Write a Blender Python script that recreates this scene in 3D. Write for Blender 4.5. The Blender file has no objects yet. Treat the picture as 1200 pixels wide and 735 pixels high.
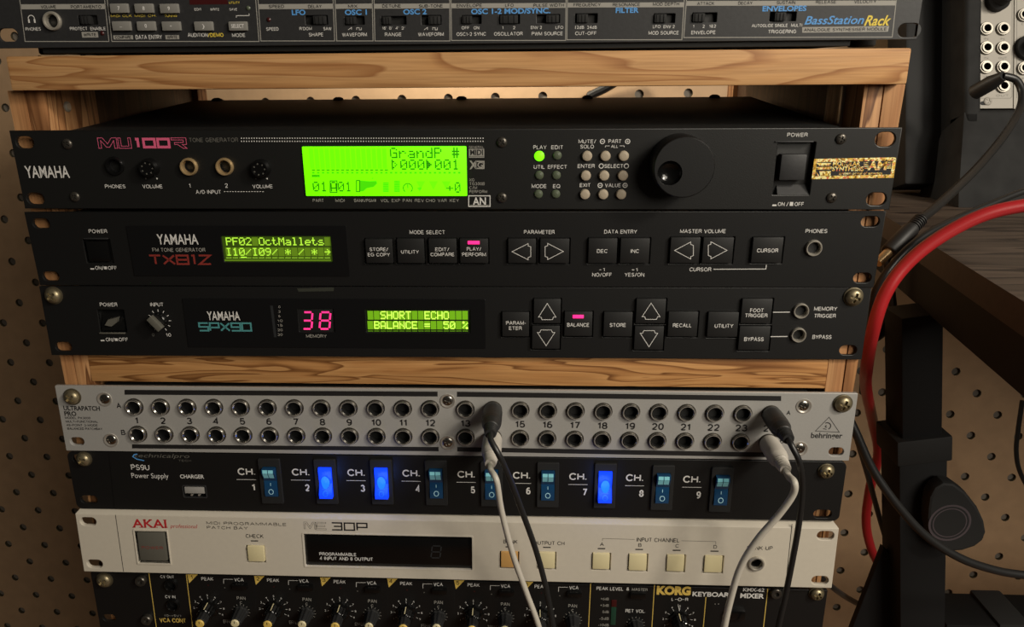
import bpy, bmesh, math, random
from mathutils import Matrix, Vector, Euler
random.seed(7)
scene = bpy.context.scene
COL = scene.collection
S = 0.001                      # everything below is written in millimetres
ZW = 0.95                      # height of the top edge of the first rack panel above the floor (m)
# ---------------------------------------------------------------- camera
CF, CP, CYW, CR = 902.1085711696526, 0.3013736009184305, 0.046132764020495584, -0.008327576299714042
CC = Vector((46.541, -423.499, 30.649)); CX, CYP = 576.3687, 361.2540
def _m(rows): return Matrix(rows)
_cp, _sp, _cy, _sy, _cr, _sr = math.cos(CP), math.sin(CP), math.cos(CYW), math.sin(CYW), math.cos(CR), math.sin(CR)
RC = _m(((_cr, -_sr, 0), (_sr, _cr, 0), (0, 0, 1))) @ _m(((1, 0, 0), (0, _cp, -_sp), (0, _sp, _cp))) @ \
     _m(((_cy, 0, _sy), (0, 1, 0), (-_sy, 0, _cy))) @ _m(((1, 0, 0), (0, 0, -1), (0, 1, 0)))
RT = RC.transposed()
def ray(px, py): return RT @ Vector(((px - CX) / CF, (py - CYP) / CF, 1.0))
def onY(px, py, y):
    d = ray(px, py); return CC + d * ((y - CC.y) / d.y)
def onX(px, py, x):
    d = ray(px, py); return CC + d * ((x - CC.x) / d.x)
def onZ(px, py, z):
    d = ray(px, py); return CC + d * ((z - CC.z) / d.z)
cam_d = bpy.data.cameras.new('camera'); cam = bpy.data.objects.new('camera', cam_d); COL.objects.link(cam)
cam_d.sensor_width = 36; cam_d.sensor_fit = 'HORIZONTAL'; cam_d.lens = CF / 1200 * 36
cam_d.shift_x = (600 - CX) / 1200; cam_d.shift_y = (CYP - 367.5) / 1200
cam_d.clip_start = 0.01; cam_d.clip_end = 20
cam.matrix_world = Matrix.Translation((CC.x * S, CC.y * S, CC.z * S + ZW)) @ (RT @ _m(((1, 0, 0), (0, -1, 0), (0, 0, -1)))).to_4x4()
scene.camera = cam
# ---------------------------------------------------------------- light and exposure
world = bpy.data.worlds.new('room_glow'); scene.world = world; world.use_nodes = True
world.node_tree.nodes['Background'].inputs[0].default_value = (1.0, 0.9, 0.76, 1)
world.node_tree.nodes['Background'].inputs[1].default_value = 0.022
def area(name, loc, target, size, power, col):
    d = bpy.data.lights.new(name, 'AREA'); d.shape = 'DISK'; d.size = size; d.energy = power; d.color = col
    o = bpy.data.objects.new(name, d); COL.objects.link(o)
    o.location = (loc[0] * S, loc[1] * S, loc[2] * S + ZW)
    t = Vector((target[0] * S, target[1] * S, target[2] * S + ZW))
    o.rotation_euler = (t - o.location).to_track_quat('-Z', 'Y').to_euler()
    return o
area('room_lamp', (860, -560, 520), (0, 0, -100), 0.15, 6.4, (1.0, 0.91, 0.77))
area('front_fill', (1000, -1200, 560), (0, 0, -150), 0.9, 18.0, (1.0, 0.92, 0.79))  # broad fill light added from the front right, no known ceiling fitting
area('strip_fill', (-30, 300, 190), (0, 430, 10), 0.06, 1.5, (1.0, 0.9, 0.72))  # unseen light added behind the rack to brighten the wall strip
scene.view_settings.view_transform = 'Standard'; scene.view_settings.look = 'None'
scene.view_settings.exposure = 0; scene.view_settings.gamma = 1; scene.view_settings.use_curve_mapping = False
scene.cycles.use_denoising = True
scene.cycles.max_bounces = 6

# ---------------------------------------------------------------- materials
def lin(c):
    return tuple((v / 255 / 12.92 if v / 255 <= 0.04045 else ((v / 255 + 0.055) / 1.055) ** 2.4) for v in c) + (1,)
def mat(name, c, rough=0.5, metal=0.0, emit=0.0, spec=0.5, bump=0.0, bscale=800, var=0.0, coat=0.0):
    m = bpy.data.materials.new(name); m.use_nodes = True
    nt = m.node_tree; b = nt.nodes['Principled BSDF']
    b.inputs['Base Color'].default_value = lin(c); b.inputs['Roughness'].default_value = rough
    b.inputs['Metallic'].default_value = metal; b.inputs['Specular IOR Level'].default_value = spec
    b.inputs['Coat Weight'].default_value = coat
    if emit:
        b.inputs['Emission Color'].default_value = lin(c); b.inputs['Emission Strength'].default_value = emit
    if bump or var:
        tc = nt.nodes.new('ShaderNodeTexCoord'); nz = nt.nodes.new('ShaderNodeTexNoise')
        nz.inputs['Scale'].default_value = bscale; nz.inputs['Detail'].default_value = 4
        nt.links.new(tc.outputs['Object'], nz.inputs['Vector'])
        if bump:
            bp = nt.nodes.new('ShaderNodeBump'); bp.inputs['Strength'].default_value = bump; bp.inputs['Distance'].default_value = 0.0004
            nt.links.new(nz.outputs['Fac'], bp.inputs['Height']); nt.links.new(bp.outputs['Normal'], b.inputs['Normal'])
        if var:
            rp = nt.nodes.new('ShaderNodeValToRGB'); l = lin(c)
            rp.color_ramp.elements[0].position = 0.3; rp.color_ramp.elements[1].position = 0.7
            rp.color_ramp.elements[0].color = tuple(v * (1 - var) for v in l[:3]) + (1,)
            rp.color_ramp.elements[1].color = tuple(min(1, v * (1 + var)) for v in l[:3]) + (1,)
            nt.links.new(nz.outputs['Fac'], rp.inputs['Fac']); nt.links.new(rp.outputs['Color'], b.inputs['Base Color'])
    return m
def wood(name, light, mid, dark, axis='X', fine=1.0, rough=0.55, ply=False):
    m = bpy.data.materials.new(name); m.use_nodes = True; nt = m.node_tree; b = nt.nodes['Principled BSDF']
    N = nt.nodes.new; L = nt.links.new
    tc = N('ShaderNodeTexCoord'); mp = N('ShaderNodeMapping')
    s = [70, 70, 70]; s['XYZ'.index(axis)] = 6
    mp.inputs['Scale'].default_value = [v * fine for v in s]
    L(tc.outputs['Object'], mp.inputs['Vector'])
    n1 = N('ShaderNodeTexNoise'); n1.inputs['Scale'].default_value = 0.9; n1.inputs['Detail'].default_value = 2; n1.inputs['Distortion'].default_value = 0.6
    L(mp.outputs['Vector'], n1.inputs['Vector'])
    mul = N('ShaderNodeMath'); mul.operation = 'MULTIPLY'; mul.inputs[1].default_value = 6.0 if not ply else 4.5
    L(n1.outputs['Fac'], mul.inputs[0])
    fr = N('ShaderNodeMath'); fr.operation = 'FRACT'; L(mul.outputs[0], fr.inputs[0])
    rp = N('ShaderNodeValToRGB'); e = rp.color_ramp.elements
    e[0].position = 0.0; e[0].color = lin(light); e[1].position = 1.0; e[1].color = lin(light)
    for p, c in ((0.55, mid), (0.86, dark), (0.93, light)):
        x = e.new(p); x.color = lin(c)
    L(fr.outputs[0], rp.inputs['Fac'])
    mp2 = N('ShaderNodeMapping'); s2 = [900, 900, 900]; s2['XYZ'.index(axis)] = 25
    mp2.inputs['Scale'].default_value = s2; L(tc.outputs['Object'], mp2.inputs['Vector'])
    n2 = N('ShaderNodeTexNoise'); n2.inputs['Scale'].default_value = 1.0; n2.inputs['Detail'].default_value = 3; L(mp2.outputs['Vector'], n2.inputs['Vector'])
    mx = N('ShaderNodeMix'); mx.data_type = 'RGBA'; mx.blend_type = 'MULTIPLY'; mx.inputs['Factor'].default_value = 0.35
    L(rp.outputs['Color'], mx.inputs['A'])
    r2 = N('ShaderNodeValToRGB'); r2.color_ramp.elements[0].color = (0.35, 0.3, 0.25, 1); r2.color_ramp.elements[0].position = 0.3; r2.color_ramp.elements[1].position = 0.62
    L(n2.outputs['Fac'], r2.inputs['Fac']); L(r2.outputs['Color'], mx.inputs['B']); L(mx.outputs['Result'], b.inputs['Base Color'])
    bp = N('ShaderNodeBump'); bp.inputs['Strength'].default_value = 0.25; bp.inputs['Distance'].default_value = 0.0004
    L(n2.outputs['Fac'], bp.inputs['Height']); L(bp.outputs['Normal'], b.inputs['Normal'])
    b.inputs['Roughness'].default_value = rough; b.inputs['Specular IOR Level'].default_value = 0.3
    return m
def glitter(name):
    m = bpy.data.materials.new(name); m.use_nodes = True; nt = m.node_tree; b = nt.nodes['Principled BSDF']
    N = nt.nodes.new; L = nt.links.new
    tc = N('ShaderNodeTexCoord'); vo = N('ShaderNodeTexVoronoi'); vo.inputs['Scale'].default_value = 1100
    L(tc.outputs['Object'], vo.inputs['Vector'])
    rp = N('ShaderNodeValToRGB'); e = rp.color_ramp.elements; e[0].color = lin((90, 60, 20)); e[1].color = lin((255, 250, 190))
    for p, c in ((.3, (220, 170, 60)), (.5, (250, 220, 110)), (.62, (230, 120, 90)), (.75, (255, 245, 170))): e.new(p).color = lin(c)
    sp = N('ShaderNodeSeparateColor'); L(vo.outputs['Color'], sp.inputs[0]); L(sp.outputs[0], rp.inputs['Fac'])
    L(rp.outputs['Color'], b.inputs['Base Color']); b.inputs['Metallic'].default_value = 0.55; b.inputs['Roughness'].default_value = 0.5
    return m
M = dict(
    black=mat('black_panel', (20, 20, 19), 0.45, bump=0.12, bscale=1500, var=0.08),
    black2=mat('black_anodised', (17, 17, 17), 0.45, bump=0.1, bscale=1500, var=0.06),
    greyblack=mat('worn_black_panel', (40, 40, 41), 0.5, bump=0.1, bscale=500, var=0.12),
    case=mat('black_case_steel', (22, 22, 21), 0.55),
    inlay=mat('smoked_inlay', (16, 16, 17), 0.3),
    silver=mat('brushed_silver', (168, 166, 162), 0.5, metal=0.25, bump=0.06, bscale=900, var=0.03),
    cream=mat('cream_paint', (198, 190, 175), 0.45, var=0.02, bscale=300),
    button=mat('black_button', (24, 24, 24), 0.5),
    beige=mat('beige_button', (168, 155, 135), 0.5),
    ivory=mat('ivory_button', (214, 202, 160), 0.4),
    amber=mat('amber_button', (206, 160, 96), 0.4),
    greykey=mat('grey_key', (125, 123, 118), 0.5),
    switchgrey=mat('grey_switch', (92, 90, 82), 0.5),
    chrome=mat('chrome', (222, 216, 206), 0.28, metal=0.75),
    modnut=mat('module_nut', (128, 124, 116), 0.4, metal=0.8), jackmetal=mat('jack_metal', (176, 172, 164), 0.24, metal=1.0), nickel=mat('nickel_nut', (186, 180, 168), 0.38, metal=0.6),
    gold=mat('gold_plated', (222, 190, 140), 0.32, metal=0.7),
    brass=mat('brass_screw', (150, 138, 110), 0.4, metal=0.8, var=0.25, bscale=300),
    pegback=mat('grey_board_behind', (120, 112, 102), 0.7), washer=mat('grey_washer', (92, 84, 66), 0.45, metal=0.6),
    darkscrew=mat('black_screw', (84, 80, 74), 0.35, metal=0.75),
    gloss=mat('glossy_black_plastic', (14, 14, 14), 0.15),
    hole=mat('dark_hole', (6, 6, 6), 0.7),
    rubber=mat('black_rubber', (20, 20, 20), 0.75),
    white=mat('white_print', (212, 210, 206), 0.6), grey=mat('grey_print', (150, 147, 140), 0.6),
    dim=mat('faint_print', (92, 90, 84), 0.6),
    ink=mat('black_print', (22, 20, 20), 0.6), pink=mat('pink_print', (214, 92, 128), 0.6),
    red=mat('red_print', (176, 36, 40), 0.6), rust=mat('rust_red_print', (132, 44, 36), 0.6), teal=mat('teal_print', (72, 140, 142), 0.6),
    blue=mat('blue_print', (84, 150, 214), 0.6), yellow=mat('yellow_print', (222, 196, 70), 0.6), goldprint=mat('gold_print', (216, 184, 92), 0.5),
    lcd=mat('lit_green_screen', (108, 255, 0), 0.4, emit=0.95), lcddim=mat('screen_column', (96, 240, 0), 0.4, emit=0.86),
    lcdink=mat('dark_screen_segment', (34, 128, 0), 0.4, emit=0.6), lcdmid=mat('half_screen_segment', (62, 196, 0), 0.4, emit=0.8),
    vfdbg=mat('dim_green_screen', (46, 66, 10), 0.4, emit=0.7), vfdcell=mat('screen_cell', (84, 116, 20), 0.4, emit=0.7),
    vfdtext=mat('lit_screen_text', (158, 212, 56), 0.4, emit=0.95),
    vfdbg2=mat('black_screen', (14, 22, 6), 0.4, emit=0.4), vfdcell2=mat('lit_screen_cell', (96, 150, 18), 0.4, emit=0.85),
    vfdtext2=mat('bright_screen_text', (190, 244, 84), 0.4, emit=1.0),
    seg=mat('pink_lit_segment', (255, 50, 130), 0.4, emit=1.1), led=mat('pink_lit_lamp', (255, 44, 128), 0.4, emit=1.15),
    greenled=mat('green_lit_lamp', (110, 255, 10), 0.4, emit=1.4), offled=mat('unlit_lamp', (84, 92, 74), 0.35),
    redled=mat('dark_red_lamp', (62, 20, 20), 0.3), greenbar=mat('dark_green_lamp', (30, 62, 48), 0.3),
    segoff=mat('unlit_segment', (36, 38, 40), 0.5),
    bluelit=mat('lit_blue_rocker', (16, 62, 255), 0.25, emit=0.95), bluemid=mat('lit_blue_rocker_middle', (26, 104, 255), 0.25, emit=1.0), bluehot=mat('lit_blue_rocker_core', (60, 170, 255), 0.25, emit=1.1),
    blueoff=mat('unlit_blue_rocker', (22, 66, 104), 0.18, coat=0.6), bluesheen=mat('painted_rocker_highlight', (140, 215, 228), 0.2),  # the pale tone is a reflection painted onto unlit rockers
    paleblue=mat('pale_blue_print', (170, 220, 236), 0.5), bluemark=mat('deep_blue_mark', (20, 90, 235), 0.4, emit=0.8),
    glitter=glitter('gold_hologram_foil'),
    pine=wood('varnished_pine', (200, 154, 104), (194, 146, 95), (160, 110, 66), 'X', 0.95),
    beam=wood('oak_veneer', (196, 146, 92), (182, 130, 78), (118, 74, 36), 'X', 1.5),
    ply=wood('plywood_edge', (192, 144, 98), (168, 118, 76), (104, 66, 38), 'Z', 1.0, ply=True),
    plyshade=wood('shaded_plywood', (84, 60, 42), (74, 52, 36), (54, 38, 26), 'Z', 0.5),  # same plywood darkened for the shaded inner sides, shade put into the colour
    desk=wood('dark_desk_laminate', (92, 80, 70), (76, 66, 58), (48, 40, 36), 'X', 0.7, 0.5), deskedge=mat('dark_brown_edge', (52, 40, 36), 0.5, var=0.2, bscale=200),
    steel=mat('black_powder_steel', (13, 13, 14), 0.6, spec=0.3), molded=mat('black_moulded_plastic', (32, 32, 32), 0.7, spec=0.2, bump=0.3, bscale=60, var=0.3),
    mod=mat('module_aluminium', (160, 155, 146), 0.6, metal=0.1), peg=None,
    redcable=mat('red_rubber', (168, 36, 40), 0.34), blackcable=mat('black_cable_jacket', (30, 30, 30), 0.4), greycable=mat('pale_grey_cable', (190, 184, 172), 0.45),
    whiteplug=mat('pale_grey_plug', (186, 180, 170), 0.45), blackplug=mat('black_plug', (34, 34, 34), 0.5), ring=mat('grey_ring', (74, 66, 70), 0.5),
    tape=mat('old_tape', (46, 48, 40), 0.6),
)
# ---------------------------------------------------------------- mesh helpers (millimetres; y points away from the camera)
class MB:
    def __init__(s): s.v = []; s.f = []; s.m = []; s.mats = []
    def mi(s, k):
        if k not in s.mats: s.mats.append(k)
        return s.mats.index(k)
    def add(s, v, f, k):
        o = len(s.v); i = s.mi(k); s.v += [tuple(p) for p in v]; s.f += [tuple(a + o for a in q) for q in f]; s.m += [i] * len(f)
    def quad(s, pts, k): s.add(pts, [tuple(range(len(pts)))], k)
    def flat(s, pts, y, k): s.quad([(x, y, z) for x, z in pts], k)           # a flat mark facing the camera side
    def rect(s, x0, x1, z0, z1, y, k): s.flat([(x0, z0), (x1, z0), (x1, z1), (x0, z1)], y, k)
    def box(s, x0, x1, y0, y1, z0, z1, k, bev=0.0, seg=2, mx=None):
        bm = bmesh.new(); bmesh.ops.create_cube(bm, size=1)
        for w in bm.verts: w.co = Vector(((x0 + x1) / 2 + w.co.x * (x1 - x0), (y0 + y1) / 2 + w.co.y * (y1 - y0), (z0 + z1) / 2 + w.co.z * (z1 - z0)))
        if bev: bmesh.ops.bevel(bm, geom=bm.edges[:], offset=bev, segments=seg, profile=0.6, affect='EDGES')
        s.bm(bm, k, mx)
    def bm(s, bm, k, mx=None):
        bm.verts.ensure_lookup_table()
        s.add([(mx @ w.co if mx else w.co) for w in bm.verts], [[w.index for w in f.verts] for f in bm.faces], k); bm.free()
    def mesh(s, me, k, fn=lambda p: p):
        s.add([fn(w.co) for w in me.vertices], [list(p.vertices) for p in me.polygons], k)
    def lathe(s, prof, cx, cz, k, seg=28, y=0.0, sq=None, cap=False):                      # profile of (radius, y); k one key or one per span
        v = []; f = []; n = len(prof)
        for r, yy in prof:
            for a in range(seg):
                t = 2 * math.pi * a / seg; q = 1 if sq is None else sq(t)
                v.append((cx + r * q * math.cos(t), y + yy, cz + r * q * math.sin(t)))
        for i in range(n - 1):
            kk = k if isinstance(k, str) else k[i]
            s.add(v[i * seg:(i + 2) * seg], [(a, (a + 1) % seg, seg + (a + 1) % seg, seg + a) for a in range(seg)], kk)
        for i in ((0, n - 1) if cap else (n - 1,)):
            if prof[i][0] > 0.06:
                kk = k if isinstance(k, str) else k[min(i, len(k) - 1)]
                s.add(v[i * seg:(i + 1) * seg], [tuple(range(seg))], kk)
    def disc(s, cx, cz, r, y, k, seg=16): s.flat([(cx + r * math.cos(2 * math.pi * a / seg), cz + r * math.sin(2 * math.pi * a / seg)) for a in range(seg)], y, k)
    def ringflat(s, cx, cz, r0, r1, y, k, a0=0, a1=360, seg=24):
        v = []; f = []
        for i in range(seg + 1):
            t = math.radians(a0 + (a1 - a0) * i / seg)
            v += [(cx + r0 * math.cos(t), y, cz + r0 * math.sin(t)), (cx + r1 * math.cos(t), y, cz + r1 * math.sin(t))]
        s.add(v, [(2 * i, 2 * i + 1, 2 * i + 3, 2 * i + 2) for i in range(seg)], k)
    def stroke(s, pts, w, y, k, closed=False):                               # a polyline of constant width with mitred corners
        if not closed and len(pts) > 3 and math.dist(pts[0], pts[-1]) < 1e-5: pts = pts[:-1]; closed = True
        L, Rr = offs(pts, w / 2, closed); v = [(x, y, z) for x, z in L] + [(x, y, z) for x, z in Rr]; n = len(pts)
        s.add(v, [(i, (i + 1) % n, n + (i + 1) % n, n + i) for i in range(n if closed else n - 1)], k)
    def outline(s, pts, w, lw, y, k, closed=False):                          # the outline of such a stroke
        L, Rr = offs(pts, w / 2, closed)
        if closed: s.stroke(L, lw, y, k, True); s.stroke(Rr, lw, y, k, True)
        else: s.stroke(L + Rr[::-1], lw, y, k, True)
    def tube(s, pts, r, k, seg=10, sub=6):                                   # swept round cord through points (x, y, z[, r])
        P = [Vector(p[:3]) for p in pts]; R0 = [(p[3] if len(p) > 3 else r) for p in pts]; Q = []; RR = []
        for i in range(len(P) - 1):
            a, b, c, d = P[max(i - 1, 0)], P[i], P[i + 1], P[min(i + 2, len(P) - 1)]
            for j in range(sub):
                t = j / sub
                Q.append(0.5 * ((2 * b) + (c - a) * t + (2 * a - 5 * b + 4 * c - d) * t * t + (3 * b - a - 3 * c + d) * t ** 3)); RR.append(R0[i] + (R0[i + 1] - R0[i]) * t)
        Q.append(P[-1]); RR.append(R0[-1]); v = []; up = None
        for i, p in enumerate(Q):
            t = (Q[min(i + 1, len(Q) - 1)] - Q[max(i - 1, 0)]).normalized()
            if up is None: up = t.orthogonal().normalized()
            up = (up - t * up.dot(t)).normalized(); sd = t.cross(up)
            for a in range(seg):
                w = 2 * math.pi * a / seg; v.append(p + up * (math.cos(w) * RR[i]) + sd * (math.sin(w) * RR[i]))
        n = len(Q)
        s.add(v, [(i * seg + a, i * seg + (a + 1) % seg, (i + 1) * seg + (a + 1) % seg, (i + 1) * seg + a) for i in range(n - 1) for a in range(seg)] + [tuple(range(seg)), tuple(range((n - 1) * seg, n * seg))], k)
    def build(s, name, parent=None, sharp=35, world=False):
        me = bpy.data.meshes.new(name)
        me.from_pydata([(x * S, y * S, z * S + (ZW if world else 0)) for x, y, z in s.v], [], s.f)
        for k in s.mats: me.materials.append(M[k])
        me.polygons.foreach_set('material_index', s.m)
        me.polygons.foreach_set('use_smooth', [True] * len(s.f)); me.update()
        b = bmesh.new(); b.from_mesh(me); bmesh.ops.recalc_face_normals(b, faces=b.faces[:]); b.to_mesh(me); b.free()
        me.set_sharp_from_angle(angle=math.radians(sharp))
        o = bpy.data.objects.new(name, me); COL.objects.link(o); o.parent = parent
        return o
def offs(pts, h, closed):
    n = len(pts); L = []; R = []
    for i in range(n):
        p = Vector(pts[i]); a = Vector(pts[i - 1]) if (closed or i > 0) else None; b = Vector(pts[(i + 1) % n]) if (closed or i < n - 1) else None
        d0 = (p - a).normalized() if a is not None else (b - p).normalized(); d1 = (b - p).normalized() if b is not None else d0
        n0 = Vector((-d0.y, d0.x)); n1 = Vector((-d1.y, d1.x)); m = n0 + n1
        m = n0 if m.length < 1e-6 else m.normalized(); c = max(0.35, m.dot(n0)); q = m * (h / c)
        L.append(tuple(p + q)); R.append(tuple(p - q))
    return L, R
def _to_mesh(data):
    o = bpy.data.objects.new('tmp', data); COL.objects.link(o); dg = bpy.context.evaluated_depsgraph_get()
    me = bpy.data.meshes.new_from_object(o.evaluated_get(dg)); bpy.data.objects.remove(o); return me
_glyph = {}
def text_mesh(t, bold=0.0, shear=0.0):
    key = (t, bold, shear)
    if key not in _glyph:
        c = bpy.data.curves.new('t', 'FONT'); c.body = t; c.size = 1.0; c.resolution_u = 3; c.offset = bold; c.shear = shear; c.fill_mode = 'FRONT'
        me = _to_mesh(c); xs = [w.co.x for w in me.vertices] or [0, 1]
        _glyph[key] = (me, min(xs), max(xs))
    return _glyph[key]
_h = text_mesh('H')[0]; CAP = max(w.co.y for w in _h.vertices)
def plate(mb, loops, y0, y1, k, bev=0.3):                                     # a panel with holes: first loop the outline, the others cut out
    c = bpy.data.curves.new('p', 'CURVE'); c.dimensions = '2D'; c.fill_mode = 'BOTH'; c.extrude = (y1 - y0) / 2 - bev; c.bevel_depth = bev; c.bevel_resolution = 1; c.offset = -bev
    for lp in loops:
        sp = c.splines.new('POLY'); sp.points.add(len(lp) - 1); sp.use_cyclic_u = True
        for i, (x, z) in enumerate(lp): sp.points[i].co = (x, z, 0, 1)
    me = _to_mesh(c); ym = (y0 + y1) / 2
    mb.mesh(me, k, lambda p: (p.x, ym - p.z, p.y))
def circ(cx, cz, r, n=24): return [(cx + r * math.cos(2 * math.pi * i / n), cz + r * math.sin(2 * math.pi * i / n)) for i in range(n)]
def rrect(x0, x1, z0, z1, r=0.0, n=5):
    if r <= 0: return [(x0, z0), (x1, z0), (x1, z1), (x0, z1)]
    o = []
    for cx, cz, a in ((x1 - r, z0 + r, -90), (x1 - r, z1 - r, 0), (x0 + r, z1 - r, 90), (x0 + r, z0 + r, 180)):
        o += [(cx + r * math.cos(math.radians(a + 90 * i / n)), cz + r * math.sin(math.radians(a + 90 * i / n))) for i in range(n + 1)]
    return o
def slot(cx, cz, w=10, h=6.6): return rrect(cx - w / 2, cx + w / 2, cz - h / 2, cz + h / 2, h / 2 - .02, 6)
def tag(o, label=None, cat=None, group=None, kind=None):
    for k, v in (('label', label), ('category', cat), ('group', group), ('kind', kind)):
        if v: o[k] = v
    return o
def thing(name, label, cat, loc=(0, 0, 0), group=None):
    o = bpy.data.objects.new(name, None); o.empty_display_size = 0.01; COL.objects.link(o)
    o.location = (loc[0] * S, loc[1] * S, loc[2] * S + ZW); return tag(o, label, cat, group)
class Face:
    """A flat front panel standing in the room: its pose, and where a spot seen in the photograph lies on it."""
    def __init__(s, name, label, cat, loc, rot, group=None):
        s.M = Matrix.Translation(Vector(loc)) @ (Matrix.Rotation(rot[2], 4, 'Z') @ Matrix.Rotation(rot[1], 4, 'Y') @ Matrix.Rotation(rot[0], 4, 'X'))
        s.I = s.M.inverted(); s.root = thing(name, label, cat, loc, group)
        s.root.rotation_mode = 'QUATERNION'; s.root.rotation_quaternion = s.M.to_quaternion()
        s.ink = MB(); s.o = s.I @ CC; s.I3 = s.I.to_3x3(); s.yl = -0.06; s.plate_mb = None
    def at(s, px, py, h=0.0):
        d = s.I3 @ ray(px, py); t = (-h - s.o.y) / d.y; p = s.o + d * t; return p.x, p.z
    def R(s, x0, x1, y0, y1, h=0.0):                                          # photo rectangle -> x0, x1, z0, z1
        xm, ym = (x0 + x1) / 2, (y0 + y1) / 2
        return s.at(x0, ym, h)[0], s.at(x1, ym, h)[0], s.at(xm, y1, h)[1], s.at(xm, y0, h)[1]
    def T(s, t, x0, x1, yc, hp, k='white', bold=0.0, mb=None, h=0.0, shear=0.0, lower=False):
        X0, X1, Z0, Z1 = s.R(x0, x1, yc - hp / 2, yc + hp / 2, h)
        if not shear and bold < .0115 and all(c in SF or c == ' ' for c in t):
            w, st = sans(t); lw = (Z1 - Z0) * (.14 + 3 * bold); q = lw / 2; sz = Z1 - Z0 - lw
            sx = (X1 - X0 - lw) / w
            if len(t) == 1 and sx > sz * 1.25: X0 += ((X1 - X0) - (w * sz * 1.25 + lw)) * (1 if t == '1' else .5); sx = sz * 1.25
            for p in st: (mb or s.ink).stroke([(X0 + q + a * sx, Z0 + q + b * sz) for a, b in p], lw, s.yl - h, k)
            return
        me, a, b = text_mesh(t, bold, shear)
        sx = (X1 - X0) / (b - a); sz = (Z1 - Z0) / (CAP if not lower else CAP * 1.35)
        if t in ('1', 'I') and sx > sz * 1.1: X0 = X1 - (b - a) * sz * 1.1; sx = sz * 1.1
        zb = Z0 if not lower else Z0 + CAP * .35 * sz
        (mb or s.ink).mesh(me, k, lambda p: (X0 + (p.x - a) * sx, s.yl - h, zb + p.y * sz))
    def line(s, pts, w, k='white', mb=None, h=0.0, closed=False): (mb or s.ink).stroke([s.at(x, y, h) for x, y in pts], w, s.yl - h, k, closed)
    def glyphs(s, paths, x0, x1, y0, y1, w, k, outline=None, shear=0.0):      # letters drawn as strokes in a unit box
        X0, X1, Z0, Z1 = s.R(x0, x1, y0, y1)
        for p in paths:
            q = [(X0 + (X1 - X0) * (x + shear * z), Z0 + (Z1 - Z0) * z) for x, z in p]
            cl = len(q) > 2 and q[0] == q[-1]
            if cl: q = q[:-1]
            if outline: s.ink.outline(q, w, outline, s.yl, k, cl)
            else: s.ink.stroke(q, w, s.yl, k, cl)
    def done(s):                                                               # the print joins the panel it is printed on
        if s.plate_mb is not None:
            m = s.plate_mb; k = [m.mi(q) for q in s.ink.mats]; o = len(m.v)
            m.v += s.ink.v; m.f += [tuple(a + o for a in q) for q in s.ink.f]; m.m += [k[i] for i in s.ink.m]
            m.build('faceplate', s.root)
# stroke letters in a unit cell (width 1, height 1)
GL = {'M': [[(0, 0), (0, 1), (.2, 1), (.55, .2), (.9, 1), (1.1, 1), (1.1, 0)]], 'U': [[(0, 1), (0, 0), (1, 0), (1, 1)]], '1': [[(.2, 1), (.6, 1), (.6, 0)]], '0': [[(0, 0), (1, 0), (1, 1), (0, 1), (0, 0)]],
      'R': [[(0, 1), (1, 1), (1, .48), (.3, .48), (1, 0)]], 'T': [[(0, 1), (1, 1)], [(.5, 1), (.5, 0)]], 'X': [[(0, 1), (1, 0)], [(1, 1), (0, 0)]],
      '8': [[(0, 0), (1, 0), (1, 1), (0, 1), (0, 0)], [(0, .5), (1, .5)]], 'Z': [[(0, 1), (1, 1), (0, 0), (1, 0)]], 'S': [[(1, 1), (0, 1), (0, .5), (1, .5), (1, 0), (0, 0)]],
      'P': [[(0, 0), (0, 1), (1, 1), (1, .42), (0, .42)]], '9': [[(0, 0), (1, 0), (1, 1), (0, 1), (0, .48), (1, .48)]], 'E': [[(1, 1), (0, 1), (0, 0), (1, 0)], [(0, .5), (.9, .5)]], '3': [[(0, 1), (1, 1), (1, 0), (0, 0)], [(.2, .5), (1, .5)]]}
def word(t, gap=0.28, narrow='1'):
    out = []; x = 0; tot = sum((0.55 if c in narrow else 1) for c in t) + gap * (len(t) - 1)
    for c in t:
        w = 0.55 if c in narrow else 1
        out.append([[((x + a * w) / tot, b) for a, b in p] for p in GL[c]]); x += w + gap
    return out
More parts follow.
